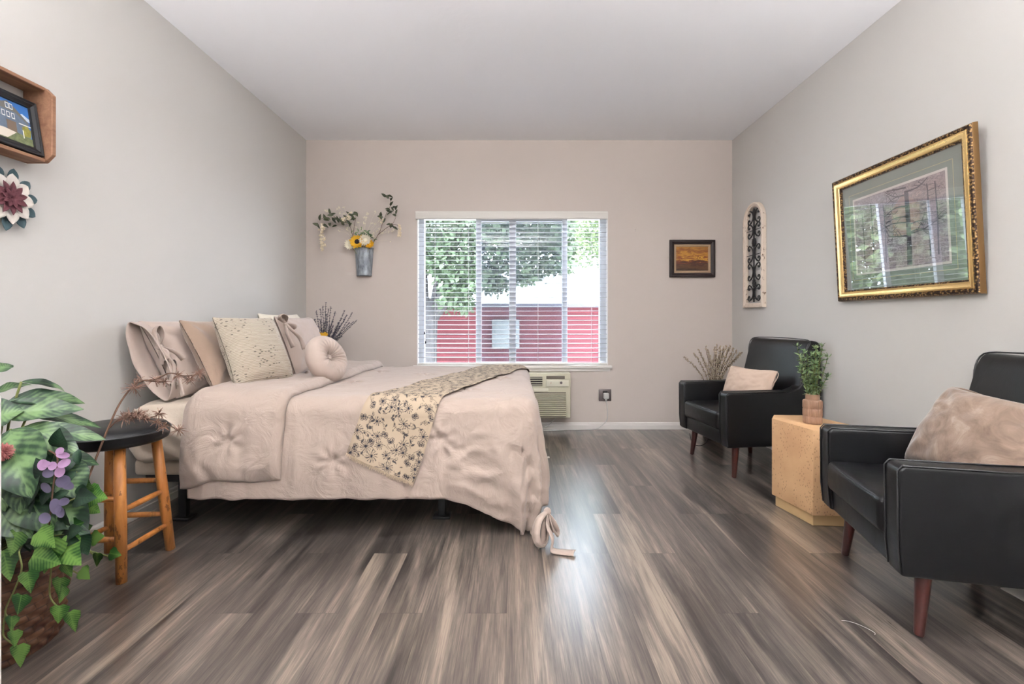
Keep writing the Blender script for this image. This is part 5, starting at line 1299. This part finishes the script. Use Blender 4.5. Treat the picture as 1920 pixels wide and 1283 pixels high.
for px, py, w, h, t in ((86, 915, .018, .014, 0), (118, 903, .022, .015, .4), (126, 910, .018, .012, -.2), (104, 950, .015, .020, .3), (84, 972, .019, .013, -.2), (120, 941, .012, .010, .3), (90, 888, .015, .011, .1), (112, 960, .010, .016, .2)): disc(b, px, py, 1.325, w*1.1, h*1.1, t)
b.build('grey_petals', M['purpleleaf'], eu)
pf = empty('pink_flower', W(7, 848, 1.36)); tag(pf, 'fluffy dusty pink flower head at the left edge above basket', 'flower')
b = mb(); c = W(5, 848, 1.36)
for k in range(420):
    d = Vector((rnd.gauss(0, 1), rnd.gauss(0, 1), rnd.gauss(0, 1))).normalized(); b.tube([c+d*.008, c+d*rnd.uniform(.020, .027)], [.0012, .0008], 3, False)
b.ico(c, .012, 2); b.build('flower_head', M['pinkfluff'], pf)
b = mb(); b.tube([c, W(8, 900, 1.42), W(30, 980, 1.46)], .002, 5); b.build('stem', M['greenstem'], pf)

# twig with tufts reaching over the stool
tw = empty('tufted_branch', (bx+.1, by+.05, .30)); tag(tw, 'brown branch with dusty pink needle tufts reaching over the stool', 'branch')
b = mb()
stems = [[(120, 1000, 1.50), (152, 930, 1.56), (172, 880, 1.60), (200, 810, 1.64), (224, 758, 1.68), (248, 726, 1.72), (268, 714, 1.74), (292, 712, 1.76), (318, 700, 1.78), (345, 705, 1.80), (374, 703, 1.82)],
         [(205, 803, 1.64), (222, 788, 1.66), (250, 783, 1.68), (275, 788, 1.70), (300, 792, 1.72), (322, 800, 1.74), (336, 810, 1.75)], [(270, 714, 1.74), (300, 716, 1.76), (312, 715, 1.77)], [(275, 786, 1.70), (292, 780, 1.72), (300, 776, 1.72)]]
for i, s_ in enumerate(stems): P = smooth_pts([W(*p) for p in s_], 6); b.tube(P, [(.0042 if i == 0 else .0025)*(1-.6*k/len(P)) for k in range(len(P))], 6)
b.build('stem', M['twig'], tw)
for (px, py, Y, r, n) in ((252, 728, 1.72, .028, 46), (290, 712, 1.76, .022, 36), (308, 716, 1.77, .018, 24), (333, 705, 1.79, .020, 34), (356, 712, 1.80, .022, 40), (374, 701, 1.82, .022, 40), (232, 785, 1.67, .024, 60), (245, 780, 1.68, .024, 60), (258, 778, 1.69, .024, 60), (270, 784, 1.70, .018, 36), (298, 776, 1.72, .020, 40), (295, 792, 1.72, .018, 30), (306, 802, 1.73, .018, 30), (335, 806, 1.75, .022, 40), (262, 712, 1.74, .02, 20)):
    c = W(px, py, Y); b = mb(); b.ico(c, .0025, 1)
    for k in range(n):
        d = Vector((rnd.gauss(.15, 1), rnd.gauss(0, 1), rnd.gauss(.1, .9))).normalized(); e = c+d*r*rnd.uniform(.7, 1.5); b.tube([c, c.lerp(e, .6)+Vector((0, 0, .002)), e], [.0015, .0011, .0008], 3, False)
    b.build('needle_tuft', M['tuft'], tw)

# ------------------------------------------------------------------ small things on the floor
b = mb(); b.rbox(1.862, 1.96, 1.40, 1.842, 0, .006, .002, 1); o = b.build('white_board', M['trim'], None); tag(o, 'flat white board on the floor under the near armchair', 'board')
b = mb(); b.rbox(.20, .262, 3.585, 3.605, 0, .008, .002, 1); o = b.build('paper_scrap', M['trim'], None); tag(o, 'tiny white scrap on floor beside the foot of the bed', 'scrap')
b = mb(); b.tube(smooth_pts([(1.12, 1.645, .0015), (1.135, 1.64, .003), (1.16, 1.625, .002), (1.178, 1.60, .0015), (1.185, 1.58, .0015), (1.178, 1.57, .0015)], 5), .0007, 5); o = b.build('thread', M['cord'], None); tag(o, 'short curled white thread lying on floorboards near the right chair', 'thread')
b = mb(); P = [W(1304, 822, 3.9), W(1312, 832, 3.9), W(1322, 828, 3.9), W(1330, 818, 3.95)]
for p in P: p.z = max(p.z, .006)
b.tube(smooth_pts([(1.44, 3.95, .10), (1.45, 3.93, .035), (1.49, 3.92, .008), (1.55, 3.92, .02), (1.60, 3.95, .09), (1.66, 4.2, .16), (1.66, 4.5, .2)], 5), .003, 6); o = b.build('loose_cable', M['black'], None); tag(o, 'thin black cable looping to the floor behind far armchair', 'cable')

# ------------------------------------------------------------------ camera, light, world
cam = bpy.data.cameras.new('camera'); co = bpy.data.objects.new('camera', cam); COL.objects.link(co)
cam.sensor_width = 36; cam.lens = F/1920*36; cam.shift_x = -(VX-960)/1920; cam.shift_y = -(641.5-VY)/1920
co.location = (0, 0, EYE); co.rotation_euler = (R_(90), 0, 0); cam.clip_start = .05; cam.clip_end = 200; SC.camera = co

wd = bpy.data.worlds.new('sky'); SC.world = wd; wd.use_nodes = True; bg = wd.node_tree.nodes['Background']
bg.inputs[0].default_value = (.80, .89, 1.0, 1); bg.inputs[1].default_value = 17
def area(name, loc, rot, sx, sy, power, col=(1, 1, 1), spread=PI, portal=False):
    l = bpy.data.lights.new(name, 'AREA'); l.shape = 'RECTANGLE'; l.size = sx; l.size_y = sy; l.energy = power; l.color = col; l.spread = spread
    o = bpy.data.objects.new(name, l); COL.objects.link(o); o.location = loc; o.rotation_euler = rot
    if portal: l.cycles.is_portal = True
    return o
area('window_portal', ((WX0+WX1)/2, YB+.15, (WZ0+WZ1)/2), (R_(-90), 0, 0), WX1-WX0, WZ1-WZ0, 1, portal=True)
# added unseen uplights on stands, bouncing fill light off the ceiling
for k, (x, y, pw_) in enumerate(((-1.62, .0, 52), (1.70, .0, 60), (.0, -1.7, 230))):
    fl = empty('fill_uplight', (x, y, 0)); tag(fl, 'added white fill uplight on a stand out of view', 'lamp', 'added fill uplights')
    b = mb(); b.lathe([(.14, 0), (.15, .01), (.14, .022), (.02, .03)], (x, y, 0), 32); b.build('base', M['trim'], fl)
    b = mb(); b.tube([(x, y, .02), (x, y, 1.70)], .013, 12); b.build('pole', M['trim'], fl)
    b = mb(); b.lathe([(.03, 1.68), (.10, 1.71), (.17, 1.77), (.20, 1.83), (.196, 1.83), (.165, 1.775), (.10, 1.72)], (x, y, 0), 32, cap=False); b.build('uplight_bowl', M['trim'], fl)
    l = bpy.data.lights.new('fill_uplight_source', 'AREA'); l.shape = 'DISK'; l.size = .36; l.energy = pw_; l.color = (1, .985, .97); l.spread = R_(92)
    o = bpy.data.objects.new('fill_uplight_source', l); COL.objects.link(o); o.location = (x, y, 1.84); o.rotation_euler = (PI-R_(40 if y > -1 else 28), 0, 0)
sn = bpy.data.lights.new('sun', 'SUN'); sn.energy = 9; sn.angle = R_(1); sn.color = (1, .96, .9); so = bpy.data.objects.new('sun', sn); COL.objects.link(so)
so.rotation_euler = Vector((.35, .75, -1.0)).to_track_quat('-Z', 'Y').to_euler()
l = bpy.data.lights.new('ceiling_fill_source', 'AREA'); l.shape = 'RECTANGLE'; l.size = 1.1; l.size_y = .30; l.energy = 40; l.color = (1, .985, .97)  # fill light added above the view to brighten the back wall
o = bpy.data.objects.new('ceiling_fill_source', l); COL.objects.link(o); o.location = (.05, 1.80, H-.045); o.rotation_euler = (R_(42), 0, 0)
cl = empty('ceiling_fill', (.05, 1.78, H)); tag(cl, 'added long ceiling fill light out of view above the room', 'lamp')
b = mb(); b.rbox(-.52, .62, 1.66, 1.90, H-.018, H, .006, 2); b.build('base', M['trim'], cl)
SC.cycles.sample_clamp_indirect = 40
SC.view_settings.view_transform = 'Standard'; SC.view_settings.look = 'None'; SC.view_settings.gamma = 1; SC.view_settings.exposure = 0; SC.view_settings.use_curve_mapping = False
